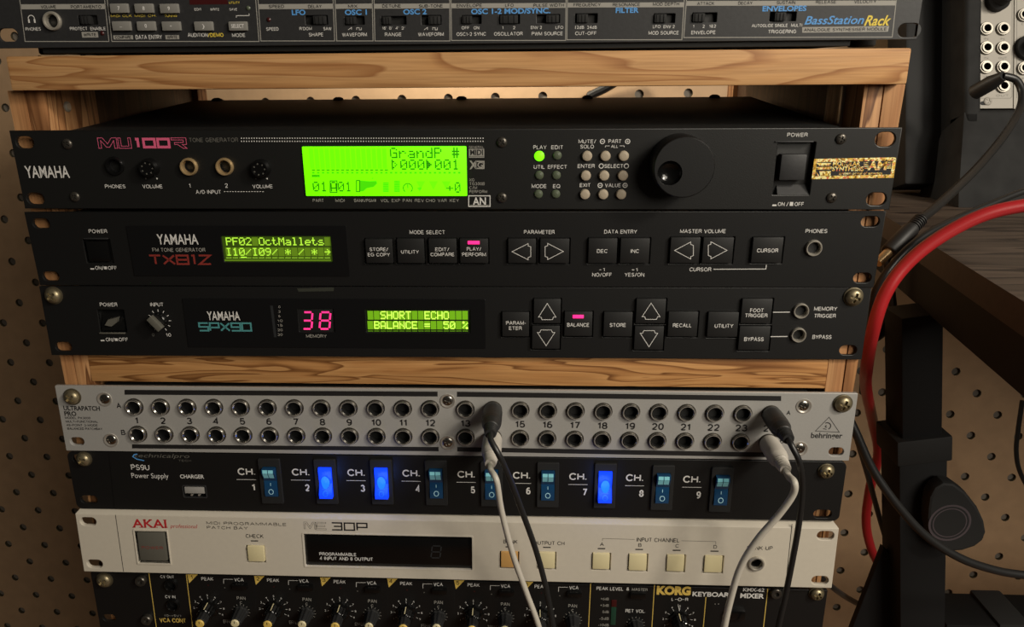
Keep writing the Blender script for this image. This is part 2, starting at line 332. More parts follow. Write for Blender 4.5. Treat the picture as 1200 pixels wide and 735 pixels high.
F5 = {k: v.split() for k, v in {
 'G': '01110 10001 10000 10111 10001 10001 01111', 'r': '00000 00000 10110 11001 10000 10000 10000', 'a': '00000 00000 01110 00001 01111 10001 01111', 'n': '00000 00000 10110 11001 10001 10001 10001',
 'd': '00001 00001 01101 10011 10001 10001 01111', 'P': '11110 10001 10001 11110 10000 10000 10000', '#': '01010 01010 11111 01010 11111 01010 01010', '0': '01110 10001 10011 10101 11001 10001 01110',
 '1': '00100 01100 00100 00100 00100 00100 01110', '2': '01110 10001 00001 00010 00100 01000 11111', '5': '11111 10000 11110 00001 00001 10001 01110', '9': '01110 10001 10001 01111 00001 00010 01100',
 '>': '10000 11000 10100 10010 10100 11000 10000', ')': '10000 11000 11100 11110 11100 11000 10000', 'F': '11111 10000 10000 11110 10000 10000 10000', 'O': '01110 10001 10001 10001 10001 10001 01110',
 'c': '00000 00000 01110 10000 10000 10001 01110', 't': '01000 01000 11100 01000 01000 01001 00110', 'M': '10001 11011 10101 10101 10001 10001 10001', 'l': '01100 00100 00100 00100 00100 00100 01110',
 'e': '00000 00000 01110 10001 11111 10000 01110', 's': '00000 00000 01110 10000 01110 00001 11110', 'I': '01110 00100 00100 00100 00100 00100 01110', '/': '00000 00001 00010 00100 01000 10000 00000',
 '*': '00000 00100 10101 01110 10101 00100 00000', '-': '00000 00100 00010 11111 00010 00100 00000', 'S': '01111 10000 10000 01110 00001 00001 11110', 'H': '10001 10001 10001 11111 10001 10001 10001',
 'R': '11110 10001 10001 11110 10100 10010 10001', 'T': '11111 00100 00100 00100 00100 00100 00100', 'E': '11111 10000 10000 11110 10000 10000 11111', 'C': '01110 10001 10000 10000 10000 10001 01110',
 'B': '11110 10001 10001 11110 10001 10001 11110', 'A': '01110 10001 10001 10001 11111 10001 10001', 'L': '10000 10000 10000 10000 10000 10000 11111', 'N': '10001 10001 11001 10101 10011 10001 10001',
 '=': '00000 00000 11111 00000 11111 00000 00000', '%': '11000 11001 00010 00100 01000 10011 00011', '+': '00000 00100 00100 11111 00100 00100 00000'}.items()}
def dots(mb, t, x0, z1, pw, ph, y, k, fill=0.92, cols=6.0):                  # dot-matrix text; pw = cell pitch, ph = cell height, z1 = top
    dw = pw / cols; dh = ph / 7
    for i, ch in enumerate(t):
        for r, row in enumerate(F5.get(ch, [])):
            c = 0
            while c < 5:
                if row[c] == '1':
                    e = c
                    while e < 4 and row[e + 1] == '1': e += 1
                    a = x0 + i * pw + c * dw; mb.rect(a, a + (e - c + fill) * dw, z1 - (r + fill) * dh, z1 - r * dh, y, k); c = e
                c += 1
SEG7 = {'3': 'abgcd', '8': 'abcdefg'}
def seg7(mb, ch, x0, x1, z0, z1, y, k, off=None, w=1.1):
    zm = (z0 + z1) / 2; s = (z1 - z0) * 0.06; g = w * .55
    P = dict(a=[(x0 + g + s, z1), (x1 - g + s, z1)], g=[(x0 + g, zm), (x1 - g, zm)], d=[(x0 + g - s, z0), (x1 - g - s, z0)], f=[(x0 + s, z1 - g), (x0, zm + g)], b=[(x1 + s, z1 - g), (x1, zm + g)], e=[(x0, zm - g), (x0 - s, z0 + g)], c=[(x1, zm - g), (x1 - s, z0 + g)])
    for n, p in P.items():
        kk = k if n in SEG7[ch] else off
        if kk: mb.stroke(p, w, y, kk)
# upright sans capitals drawn with even strokes: glyph -> (width, strokes) in a cell of height 1
def arc(cx, cy, rx, ry, a0, a1, n=8): return [(cx + rx * math.cos(math.radians(a0 + (a1 - a0) * i / n)), cy + ry * math.sin(math.radians(a0 + (a1 - a0) * i / n))) for i in range(n + 1)]
SF = {
 'A': (.78, [[(0, 0), (.39, 1), (.78, 0)], [(.15, .34), (.63, .34)]]), 'B': (.64, [[(0, 0), (0, 1), (.36, 1)] + arc(.36, .76, .24, .24, 90, -90, 6) + [(0, .52)], [(.36, .52)] + arc(.37, .26, .27, .26, 90, -90, 6) + [(0, 0), (0, .1)]]),
 'C': (.74, [arc(.4, .5, .4, .5, 38, 322, 14)]), 'D': (.7, [[(0, 0), (0, 1), (.3, 1)] + arc(.3, .5, .4, .5, 90, -90, 10) + [(0, 0), (0, .1)]]), 'E': (.58, [[(.58, 1), (0, 1), (0, 0), (.58, 0)], [(0, .52), (.53, .52)]]), 'F': (.55, [[(.55, 1), (0, 1), (0, 0)], [(0, .5), (.5, .5)]]),
 'G': (.78, [arc(.4, .5, .4, .5, 40, 325, 14) + [(.76, .46), (.45, .46)]]), 'H': (.68, [[(0, 0), (0, 1)], [(.68, 0), (.68, 1)], [(0, .52), (.68, .52)]]), 'I': (.04, [[(.02, 0), (.02, 1)]]), 'J': (.5, [[(.5, 1), (.5, .25)] + arc(.25, .25, .25, .25, 0, -180, 8)]),
 'K': (.68, [[(0, 0), (0, 1)], [(.64, 1), (0, .38)], [(.24, .6), (.68, 0)]]), 'L': (.52, [[(0, 1), (0, 0), (.52, 0)]]), 'M': (.84, [[(0, 0), (0, 1), (.42, .12), (.84, 1), (.84, 0)]]), 'N': (.7, [[(0, 0), (0, 1), (.7, 0), (.7, 1)]]),
 'O': (.82, [arc(.41, .5, .41, .5, 0, 360, 20)]), 'P': (.62, [[(0, 0), (0, 1), (.35, 1)] + arc(.35, .74, .27, .26, 90, -90, 6) + [(0, .48)]]), 'Q': (.82, [arc(.41, .5, .41, .5, 0, 360, 20), [(.5, .25), (.8, -.04)]]),
 'R': (.66, [[(0, 0), (0, 1), (.38, 1)] + arc(.38, .75, .26, .25, 90, -90, 6) + [(0, .5)], [(.38, .5), (.6, .34), (.66, 0)]]), 'S': (.64, [arc(.32, .75, .3, .25, 25, 180, 6) + [(.04, .62), (.3, .52), (.58, .41)] + arc(.32, .26, .32, .26, 0, -160, 7)[1:]]),
 'T': (.64, [[(0, 1), (.64, 1)], [(.32, 1), (.32, 0)]]), 'U': (.68, [[(0, 1), (0, .34)] + arc(.34, .34, .34, .34, 180, 360, 10) + [(.68, 1)]]), 'V': (.72, [[(0, 1), (.36, 0), (.72, 1)]]), 'W': (1.0, [[(0, 1), (.25, 0), (.5, .95), (.75, 0), (1, 1)]]),
 'X': (.7, [[(0, 1), (.7, 0)], [(.7, 1), (0, 0)]]), 'Y': (.72, [[(0, 1), (.36, .45), (.72, 1)], [(.36, .45), (.36, 0)]]), 'Z': (.64, [[(0, 1), (.62, 1), (.02, 0), (.64, 0)]]),
 '0': (.56, [arc(.28, .5, .28, .5, 0, 360, 18)]), '1': (.3, [[(0, .74), (.24, .9), (.24, 0)], [(.24, .8), (.24, 1)]]), '2': (.56, [arc(.28, .71, .27, .29, 170, -20, 8) + [(.42, .42), (.02, .02)], [(0, 0), (.56, 0)]]),
 '3': (.56, [arc(.27, .75, .24, .25, 160, -90, 8), arc(.27, .26, .29, .26, 90, -165, 9)]), '4': (.58, [[(.44, 0), (.44, 1), (0, .3), (.58, .3)]]), '5': (.56, [[(.52, 1), (.1, 1), (.05, .52)] + arc(.27, .32, .29, .32, 130, -155, 9)]),
 '6': (.56, [arc(.28, .31, .27, .31, 0, 360, 14), arc(.32, .5, .31, .5, 178, 60, 7)]), '7': (.54, [[(0, 1), (.54, 1), (.2, 0)]]), '8': (.56, [arc(.28, .75, .24, .25, 0, 360, 14), arc(.28, .26, .28, .26, 0, 360, 14)]), '9': (.56, [arc(.28, .69, .27, .31, 0, 360, 14), arc(.24, .5, .31, .5, 2, -120, 7)]),
 '/': (.4, [[(0, -.05), (.4, 1.05)]]), '-': (.34, [[(0, .42), (.34, .42)]]), '+': (.5, [[(0, .42), (.5, .42)], [(.25, .17), (.25, .67)]]), '.': (.05, [[(.02, 0), (.02, .14)]]), "'": (.05, [[(.02, .75), (.02, 1)]]), '#': (.6, [[(.15, 0), (.25, 1)], [(.38, 0), (.48, 1)], [(0, .34), (.6, .34)], [(0, .67), (.6, .67)]]),
 '&': (.66, [[(.64, 0), (.14, .64)] + arc(.3, .8, .18, .2, 200, -20, 7) + [(.06, .36)] + arc(.27, .24, .25, .25, 150, 330, 7) + [(.6, .45)]]), '(': (.24, [arc(.3, .45, .3, .62, 125, 235, 6)]), ')': (.24, [arc(-.06, .45, .3, .62, 55, -55, 6)])}
def sans(t):                                                                   # -> total width, strokes
    x = 0; out = []
    for c in t:
        if c == ' ': x += .5; continue
        w, st = SF[c]; out += [[(x + a, b) for a, b in p] for p in st]; x += w + .27
    return max(x - .27, .05), out
# screws with a real cross recess
_screw = {}
def screw_mesh(r, h, k, flat=False):
    key = (r, h, k, flat)
    if key in _screw: return _screw[key]
    mb = MB(); n = 7
    if flat: prof = [(r, .6), (r, 0), (r * .8, -.25), (r * .72, .1), (.01, .1)]
    else: prof = [(r, .5), (r, -.15 * h)] + [(r * math.cos(a * math.pi / 2 / n), -h * (.15 + .85 * math.sin(a * math.pi / 2 / n))) for a in range(1, n)] + [(.05, -h)]
    mb.lathe(prof, 0, 0, k, 26, cap=True)
    me = mb_mesh(mb); cu = MB(); a = r * .6; b = r * .17
    cu.box(-a, a, -h - 2, -h * .45 + (.6 if flat else 0), -b, b, 'hole'); c2 = MB(); c2.box(-b, b, -h - 2, -h * .45 + (.6 if flat else 0), -a, a, 'hole')
    for c in (cu, c2): me = cut(me, mb_mesh(c))
    me.materials.append(M[k]); me.polygons.foreach_set('use_smooth', [True] * len(me.polygons)); me.set_sharp_from_angle(angle=math.radians(38))
    me.name = 'screw'; me.transform(Matrix.Scale(S, 4)); _screw[key] = me; return me
def mb_mesh(mb):
    me = bpy.data.meshes.new('x'); me.from_pydata(mb.v, [], mb.f); b = bmesh.new(); b.from_mesh(me); bmesh.ops.remove_doubles(b, verts=b.verts[:], dist=1e-4); bmesh.ops.recalc_face_normals(b, faces=b.faces[:]); b.to_mesh(me); b.free(); return me
def cut(me, by):
    o = bpy.data.objects.new('a', me); p = bpy.data.objects.new('b', by); COL.objects.link(o); COL.objects.link(p)
    md = o.modifiers.new('c', 'BOOLEAN'); md.operation = 'DIFFERENCE'; md.object = p; md.solver = 'EXACT'
    dg = bpy.context.evaluated_depsgraph_get(); out = bpy.data.meshes.new_from_object(o.evaluated_get(dg)); bpy.data.objects.remove(o); bpy.data.objects.remove(p)
    if len(out.polygons) == 0: return me
    return out
def screw(face, px, py, r, h=1.6, k='darkscrew', name='screw', flat=False, rot=0.4, y=0.0):
    o = bpy.data.objects.new(name, screw_mesh(r, h, k, flat)); COL.objects.link(o); o.parent = face.root
    x, z = face.at(px, py, h * .5); o.location = (x * S, y * S, z * S); o.rotation_euler = (0, rot, 0); return o
def rack_screw(face, px, py, r=5.0, rot=0.5, h=3.2, k='brass'):
    o = screw(face, px, py, r * .86, h, k, 'rack_screw', rot=rot, y=-.9)
    w = MB(); w.lathe([(r * .35, 0.9), (r, .9), (r, .2), (r * .9, 0), (r * .35, 0)], 0, 0, 'washer', 28); w.build('washer', o); return o
def jack(face, px, py, r, k='chrome', ri=None, h=1.8, name='jack_socket', deep=9, lip=None):
    x, z = face.at(px, py, h); ri = ri or r * .62
    mb = MB(); mb.lathe([(r, .4), (r, -h * .55), (r * .92, -h), (ri * 1.12, -h), (ri, -h * .6), (ri * .97, 1.5), (ri * .9, 1.5), (ri * .9, deep), (0.01, deep)],
                        x, z, [k, k, k, k, k, 'hole', 'hole', 'hole'], 28)
    return mb.build(name, face.root)
def button(face, x0, x1, y0, y1, h, k, bev=.5, name='button', deep=3.0, legend=None):
    a, b, c, d = face.R(x0, x1, y0, y1, h); mb = MB(); mb.box(a, b, -h, deep, c, d, k, bev)
    if legend: legend(mb)
    return mb.build(name, face.root)
def chassis(face, x0, x1, z0, z1, y0, y1, k='case'):
    mb = MB(); mb.box(x0, x1, y0, y1, z0, z1, k, .8); o = mb.build('case', face.root)
    o.rotation_mode = 'QUATERNION'; o.rotation_quaternion = face.M.to_quaternion().inverted(); return o
# ---------------------------------------------------------------- the setting
def structure(mb, name):
    o = mb.build(name, world=True); return tag(o, kind='structure')
WY, WZ, WX = 432.37, 0.0492, -0.0428                                          # pegboard plane y = WY + WZ z + WX x
M['peg'] = mat('brown_hardboard', (172, 142, 110), 0.6, var=0.07, bscale=60, bump=0.05)
def pegboard():
    mb = MB(); ca, sa = math.cos(0.01557), math.sin(0.01557); rh = 4.8
    def P(u, w, dep=0.0):
        x = ca * u - sa * w - 38.15; z = sa * u + ca * w + 0.83; return (x, WY + WZ * z + WX * x + dep, z)
    p = 25.4
    for i in range(-56, 48):
        for j in range(-50, 20):
            u, w = i * p, j * p; sq = [(u - p / 2, w - p / 2), (u + p / 2, w - p / 2), (u + p / 2, w + p / 2), (u - p / 2, w + p / 2)]
            if (i + j) % 2: mb.quad([P(*q) for q in sq], 'peg'); continue
            c = [(u + rh * math.cos(math.radians(225 + 360 * k / 12)), w + rh * math.sin(math.radians(225 + 360 * k / 12))) for k in range(12)]
            for s in range(4):
                a = [c[(3 * s + t) % 12] for t in range(4)]
                mb.quad([P(*sq[s]), P(*sq[(s + 1) % 4])] + [P(*q) for q in a[::-1]], 'peg')
            for k in range(12): mb.quad([P(*c[k]), P(*c[(k + 1) % 12]), P(*c[(k + 1) % 12], 4), P(*c[k], 4)], 'washer')
    mb.quad([P(-56 * p, -50 * p, 4), P(48 * p, -50 * p, 4), P(48 * p, 20 * p, 4), P(-56 * p, 20 * p, 4)], 'pegback')
    structure(mb, 'wall_back')
pegboard()
M['floor'] = wood('floor_boards', (120, 84, 56), (104, 72, 48), (70, 46, 30), 'X', 0.15)
fl = MB(); fl.box(-1500, 1800, -1500, 470, -970, -950, 'floor'); structure(fl, 'floor')
# ---------------------------------------------------------------- wooden rack
rack = thing('wooden_rack', 'homemade open wooden rack holding the stack of audio units', 'rack', (0, 0, -950))
def rbuild(mb, name):
    o = mb.build(name, rack, world=True); o.location = (0, 0, -rack.location.z); return o
YF = 7.2                                                                       # front of the posts, behind the panels' ears
TB = MB(); a = onY(8, 65, 0); b = onY(1067, 58, 0); c = onY(1062, 103.5, 0)
TB.box(a.x, b.x, -1.5, 240, 21.4, 39.2, 'pine', 1.2); rbuild(TB, 'top_board')
for sx, name in ((-1, 'left'), (1, 'right')):
    mb = MB(); x0, x1 = (-241, -231.5) if sx < 0 else (235, 245.2)
    yb = 205 if sx < 0 else 262; xo = (-241, -237.3, -237.3) if sx < 0 else (245.4, 237.2, 237.2); v = []   # the outer face leans in slightly towards the bottom
    for z, q in zip((21.2, -300, -950), xo): v += [(min(q, x1 if sx < 0 else x0), YF, z), (max(q, x1 if sx < 0 else x0), YF, z), (max(q, x1 if sx < 0 else x0), yb, z), (min(q, x1 if sx < 0 else x0), yb, z)]
    mb.add(v, [(3, 2, 1, 0), (8, 9, 10, 11)] + [(4 * r + i, 4 * r + (i + 1) % 4, 4 * r + 4 + (i + 1) % 4, 4 * r + 4 + i) for r in (0, 1) for i in range(4)], 'ply')
    o = rbuild(mb, 'side_panel')
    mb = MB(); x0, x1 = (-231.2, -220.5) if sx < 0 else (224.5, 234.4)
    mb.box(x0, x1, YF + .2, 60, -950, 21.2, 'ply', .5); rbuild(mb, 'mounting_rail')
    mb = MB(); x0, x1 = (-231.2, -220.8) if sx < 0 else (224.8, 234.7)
    mb.box(x0, x1, 60.3, 205 if sx < 0 else 262, -950, 21.2, 'plyshade', .3); rbuild(mb, 'inner_lining')
mb = MB(); mb.box(-236, -217, 205.4, 224, -950, 21.2, 'ply', .6); rbuild(mb, 'rear_post')
mb = MB(); mb.box(221, 240, 262.4, 282, -950, 21.2, 'ply', .6); rbuild(mb, 'rear_post')
mb = MB(); a = onY(104, 425, YF); b = onY(970, 430, YF)
mb.box(a.x, b.x, YF - .2, YF + 18, -152.2, -134, 'beam', .6); rbuild(mb, 'crossbar')
for px, py, yy in ((78, 125, 30),):
    p = onX(px, py, -220.4); mb = MB(); mb.lathe([(3, 0), (3, -1), (2, -1.6), (.02, -1.6)], 0, 0, 'nickel', 16)
    o = mb.build('wood_screw', rack); o.rotation_euler = (0, 0, math.pi / 2); o.location = (p.x * S, p.y * S, p.z * S + ZW - rack.location.z)
p0 = onX(990, 112, 224); mb = MB(); mb.box(222.6, 224.4, p0.y, p0.y + 3, -40, 20, 'nickel', .3); rbuild(mb, 'metal_strip')
# ---------------------------------------------------------------- rack units
PAN = [((1.84, -0.742, -0.111), (1.348, .066, -.166), 43.63), ((1.371, 1.206, -45.258), (2.339, -.024, .2), 43.85), ((.825, 3.447, -89.569), (-.673, -.028, .368), 43.25),
       ((.257, .697, -152.53), (-.899, .068, .225), 43.8), ((-.69, .483, -197.161), (-.065, -.013, .057), 41.0), ((-.892, -1.816, -238.6), (-2.742, .176, .12), 44.6), ((-.692, 1.701, -288.458), (-.592, .291, .1), 44.0)]
def unit(i, name, label, cat):
    loc, r, H = PAN[i]; f = Face(name, label, cat, loc, [math.radians(q) for q in r]); f.H = H; return f
HW = 241.3
def front(f, holes, k, t=2.4, r=0.0, name='faceplate', bev=.3):
    mb = MB(); plate(mb, [rrect(-HW, HW, -f.H, 0, r)] + holes, 0, t, k, bev); f.plate_mb = mb
def hrect(f, x0, x1, y0, y1, r=.4, g=0): a, b, c, d = f.R(x0, x1, y0, y1); return rrect(a - g, b + g, c - g, d + g, r, 3)
def well(f, x0, x1, y0, y1, dep, k, name=None, kb=None, mb=None):              # the sides and bottom of a recess
    a, b, c, d = f.R(x0, x1, y0, y1); m = mb or MB(); v = [(a, -.02, c), (b, -.02, c), (b, -.02, d), (a, -.02, d), (a, dep, c), (b, dep, c), (b, dep, d), (a, dep, d)]
    m.add([(x, max(y, .3), z) for x, y, z in v], [(0, 1, 5, 4), (1, 2, 6, 5), (2, 3, 7, 6), (3, 0, 4, 7)], k); m.add(v[4:], [(0, 1, 2, 3)], kb or k)
    return m.build(name, f.root) if name else m

# ---- the first tone generator
f = unit(0, 'tone_generator', 'black tone generator with bright green lit screen and big round dial', 'audio unit')
holes = [slot(*f.at(29, 167)), slot(*f.at(1037.5, 163.5), 10.5, 7.6), slot(*f.at(41.5, 233)), slot(*f.at(1027, 233.5), 10.5, 7)]
jx = [(133, 195, 4.3), (220, 196, 4.0), (262, 196, 4.0)]
holes += [circ(*f.at(x, y), r) for x, y, r in jx]
holes += [hrect(f, 908.5, 952.5, 166.5, 228.5)]
front(f, holes, 'black', bev=.45)
o = chassis(f, -214, 214, -f.H + 1, -1.2, 2.5, 188); o.rotation_quaternion = f.M.to_quaternion().inverted() @ Matrix.Rotation(.056, 3, 'X').to_quaternion(); CASE0 = o
for px, py in ((255, 116), (397, 115.5), (541, 114.5), (688, 113.5), (837, 110.5)):
    p = onY(px, py, 184); mb = MB(); mb.lathe([(4.2, 2), (4.2, -.3), (3.6, -1.4), (2, -2.2), (.02, -2.4)], 0, 0, 'rubber', 18)
    o = mb.build('cover_screw', CASE0); o.location = ((p.x - 1.8) * S, 183 * S, -1.4 * S); o.rotation_euler = (-math.pi / 2, 0, 0)
for x, y in ((78, 169), (87, 231), (588, 167), (588, 232), (986, 163), (975, 232)): screw(f, x, y, 2.9, 1.5, 'darkscrew', rot=x * .37)
T = f.T
T('YAMAHA', 29.5, 81, 201.5, 13.5, 'white', .012)
xs = 113.5
OM = [(0, 0), (0, 1), (.26, 1), (.5, .42), (.74, 1), (1, 1), (1, 0), (.85, 0), (.85, .74), (.58, .1), (.42, .1), (.15, .74), (.15, 0), (0, 0)]
OU = [(0, 1), (0, 0), (1, 0), (1, 1), (.8, 1), (.8, .2), (.2, .2), (.2, 1), (0, 1)]
OR = [(0, 1), (1, 1), (1, .36), (.7, .36), (1, 0), (.74, 0), (.4, .36), (.2, .36), (.2, .56), (.8, .56), (.8, .8), (0, .8), (0, 1)]
for g, x0, x1 in ((OM, 115, 137), (OU, 138.8, 153.5), (OR, 201, 218.5)): f.glyphs([g], x0, x1, 161.6, 173.8, .3, 'pink')
f.glyphs([p for l in word('100', .3) for p in l], 157.5, 198, 163, 172.4, 1.4, 'pink')
T('TONE GENERATOR', 221.5, 279, 164, 5, 'dim')
for i in range(96):
    for y in (162, 165.6):
        x, z = f.at(283 + i * 2.98, y); f.ink.rect(x - .3, x + .3, z - .3, z + .3, f.yl, 'white')
for t, a, b, y, h in (('PHONES', 123, 147, 218.5, 4.4), ('VOLUME', 167, 190.5, 218.5, 4.4), ('1', 221, 223.5, 217.5, 5.2), ('2', 263.5, 267, 217.5, 5.2), ('VOLUME', 296, 319.5, 218.5, 4.4), ('A/D INPUT', 229.5, 259, 225, 4.4),
                      ('POWER', 922.5, 946.5, 158, 4.6), ('ON', 911.5, 919.5, 239.2, 4.6), ('/', 921.5, 924, 239.2, 5), ('OFF', 931, 942, 239.2, 4.6)): T(t, a, b, y, h)
for i in range(15): f.line([(262.5 + i * 3.2, 224.6), (264.4 + i * 3.2, 224.6)], .35)
for x, y in ((171, 209.3), (184, 209.3), (300, 209.3), (313, 209.3)): f.ink.disc(*f.at(x, y), .45, f.yl, 'white' if x in (184, 313) else 'dim', 10)
f.line([(905, 240.6), (910, 240.6)], .9); f.line([(925.5, 239), (929.5, 239)], 2.1)
jack(f, 133, 195, 5.2, 'gloss', 3.6)
for x in (220, 262): jack(f, x, 196, 4.9, 'gold', 3.5, 2.4)
for x, y in ((174, 197), (305, 198)):
    cx, cz = f.at(x, y, 3); mb = MB(); mb.lathe([(5.2, .3), (5.2, -2.5), (4.6, -5), (3.9, -5.2), (3.7, -4.6), (.02, -4.6)], cx, cz, 'gloss', 24)
    for k in range(7): mb.disc(cx + 3.0 * math.cos(k * .9), cz + 3.0 * math.sin(k * .9), .45, -4.7, 'dim', 8)
    mb.build('volume_knob', f.root)
# lit screen
a, b, c, d = f.R(356.5, 547, 171.5, 229.5); D = MB(); D.box(a, b, -1.0, 2.2, c, d, 'lcd', .5); disp = D.build('display', f.root)
D = MB(); y = -1.05
for i in range(15):
    x0, x1, z0, z1 = f.R(363 + i * 6.1, 367.6 + i * 6.1, 174, 197.5, 1); D.rect(x0, x1, z0, z1, y, 'lcddim')
def lcdtext(t, x0, x1, y0, y1, k='lcdink', cols=6.0, fill=.95):
    A, B, C0, D1 = f.R(x0, x1, y0, y1, 1); dots(D, t, A, D1, (B - A) / len(t), D1 - C0, y - .02, k, fill, cols)
lcdtext('GrandP #', 457, 540, 173, 185.5); lcdtext('>000)001', 459, 540, 187, 199)
lcdtext('01', 366.5, 385, 213, 224.5); lcdtext('A01', 387.5, 413.5, 213, 224.5); lcdtext('+', 523, 533, 216.5, 225); lcdtext('0', 533, 541, 213.5, 226)
for i in range(16): D.rect(*f.R(365.5 + i * 5.7, 369.2 + i * 5.7, 198.6, 199.8, 1), y - .02, 'lcdink')
for i in range(31): D.rect(*f.R(366 + i * 5.7, 368.6 + i * 5.7, 201.5, 203.4, 1), y - .02, 'lcdmid')
D.rect(*f.R(365.5, 375, 204.8, 207.6, 1), y - .02, 'lcdmid'); f.T('EDIT', 366, 374.6, 206.2, 2.1, 'lcdink', mb=D, h=1.1)
D.stroke([f.at(q[0], q[1], 1) for q in ((387, 212), (395, 212), (395, 225.5), (387, 225.5))], .5, y - .02, 'lcdink', True)
D.flat([f.at(q[0], q[1], 1) for q in ((421.5, 211.5), (433, 212.5), (441, 212), (442, 215), (438, 219), (430, 220.5), (426, 224), (421.5, 224.6))], y - .02, 'lcdmid')
D.stroke([f.at(q[0], q[1], 1) for q in ((417.8, 211.5), (421.5, 211.5), (421.5, 224.6), (417.8, 224.6))], .5, y - .03, 'lcdink', True)
f.T('J', 435.3, 437.3, 208.8, 2.0, 'lcdink', mb=D, h=1.1)
for x0, n in ((449, 6), (462, 7)):
    for k in range(n): D.rect(*f.R(x0, x0 + 6.5, 223.4 - k * 1.9, 224.8 - k * 1.9, 1), y - .02, 'lcdmid')
x, z = f.at(478, 220.5, 1); D.ringflat(x, z, 2.3, 2.75, y - .02, 'lcdink', -50, 230); D.stroke([(x, z), (x, z + 2)], .4, y - .02, 'lcdink')
for k in range(3): D.rect(*f.R(489.5 + k, 494 - k, 220 + k * 1.6, 221.2 + k * 1.6, 1), y - .02, 'lcdmid')
for k in range(3):
    x0 = 486 + 15 * k; D.flat([f.at(*q, 1) for q in ((x0 + 2, 212.5), (x0 + 12, 212.5), (x0 + 7, 222))], y - .01, 'lcddim')
D.build('display_characters', disp)
for t, a, b in (('PART', 366.5, 379.5), ('MIDI', 393, 404), ('BANK/PGM#', 415, 441), ('VOL', 446, 456), ('EXP', 459, 469), ('PAN', 472, 482.5), ('REV', 486, 497), ('CHO', 499, 510), ('VAR', 513, 523.5), ('KEY', 527, 538)): T(t, a, b, 235, 3.8, 'grey')
T('GENERAL', 549.5, 567, 172.4, 2.6, 'grey'); x0, x1, z0, z1 = f.R(549.5, 567.5, 174.5, 184.8); f.ink.rect(x0, x1, z0, z1, f.yl, 'grey'); f.yl = -.1; T('MIDI', 551, 566, 178.6, 6, 'ink', .03); f.line([(550, 183.2), (567, 183.2)], .25, 'ink')
f.yl = -.06; f.line([(557.5, 189.2), (567, 189.2), (567, 197.4), (557.5, 197.4)], .7, 'grey', closed=True); T('X', 550, 559.5, 193.3, 9.2, 'grey', .03); T('G', 559.5, 566, 193.3, 6.5, 'grey', .02)
for t, a, b, yy in (('XG', 550, 556, 210.8), ('TG300B', 550, 568, 215.4), ('C/M', 550, 559, 220), ('PERFORM', 550, 571, 224.6)): T(t, a, b, yy, 3.4, 'grey')
f.line([(549.3, 229.5), (574.3, 229.5), (574.3, 242), (549.3, 242)], .5, 'white', closed=True); T('AN', 554, 569.5, 236, 9, 'white', .02)
f.line([(551, 240.5), (573, 240.5)], .35, 'grey')
# lamps and buttons
for k, (x, y) in enumerate(((632, 183), (653, 182.3), (632, 205.5), (652, 205.5), (631, 227.5), (651.3, 227.5))):
    cx, cz = f.at(x, y, .6); mb = MB(); r = 2.75 if k == 0 else 2.4; mb.lathe([(r, .2), (r, -.5), (r * .75, -1.1), (r * .35, -1.35), (.02, -1.4)], cx, cz, 'greenled' if k == 0 else 'offled', 20)
    o = mb.build('indicator_lamp', f.root)
    if k == 0: o['label'] = 'lit bright green lamp'
for y, xx in ((183, (688, 709.5, 731)), (206, (686.5, 708, 730)), (228, (685.5, 707, 728))):
    for x in xx:
        cx, cz = f.at(x, y, 1.6); mb = MB(); mb.lathe([(3.35, .25), (3.35, -.1), (2.8, -.1)], cx, cz, 'hole', 20); mb.lathe([(2.75, .2), (2.75, -1.5), (2.4, -2.0), (1.4, -2.25), (.02, -2.3)], cx, cz, 'beige', 24); mb.build('button', f.root)
for t, a, b, y, h in (('PLAY', 625, 640.5, 172.6, 4.5), ('EDIT', 646, 660, 172.6, 4.5), ('UTIL', 625.5, 638.5, 195.6, 4.5), ('EFFECT', 642, 664.5, 195.6, 4.5), ('MODE', 623, 640.5, 218.2, 4.5), ('EQ', 648, 656.5, 218.2, 4.5),
                      ('MUTE/', 678, 698.5, 165.8, 4.5), ('SOLO', 680, 696, 171.8, 4.5), ('PART', 713, 728, 165.6, 4.5), ('ALL', 716, 724.5, 171.5, 3.6), ('ENTER', 677, 697, 194.6, 4.5), ('SELECT', 708.3, 730.3, 194.6, 4.5), ('EXIT', 679.5, 692, 217, 4.5), ('VALUE', 709, 727.5, 217.2, 4.5)): T(t, a, b, y, h)
f.line([(709.5, 172.6), (709.5, 171), (714.5, 171)], .25); f.line([(726, 171), (731.5, 171), (731.5, 172.6)], .25)
for x, y, s in ((706, 165.8, '-'), (735.5, 165.8, '+'), (704.6, 194.6, 'v'), (734, 194.6, 'v'), (703.3, 217.3, '-'), (732.5, 217.3, '+')):
    x, z = f.at(x, y); f.ink.ringflat(x, z, .95, 1.38, f.yl, 'white')
    if s in '-+': f.ink.rect(x - .6, x + .6, z - .14, z + .14, f.yl, 'white')
    if s == '+': f.ink.rect(x - .14, x + .14, z - .6, z + .6, f.yl, 'white')
# big dial with its finger dimple
cx, cz = f.at(802, 196.5, 16); rd = 16.0; dx, dz = f.at(785, 203, 16); mb = MB()
mb.lathe([(rd * 1.0, .2), (rd * 1.0, -14.6), (rd * .985, -15.5), (rd * .955, -16)], cx, cz, 'black2', 64); mb.f.pop(); mb.m.pop()
plate(mb, [circ(cx, cz, rd * .957, 64), circ(dx, dz, 6.4, 32)], -16, -15.2, 'black2', .05)
n = 8; mb.lathe([(6.45 * math.cos(i * math.pi / 2 / n) + .01, -16 + .02 + 4.2 * math.sin(i * math.pi / 2 / n)) for i in range(n + 1)], dx, dz, 'gloss', 32)
mb.build('dial', f.root)
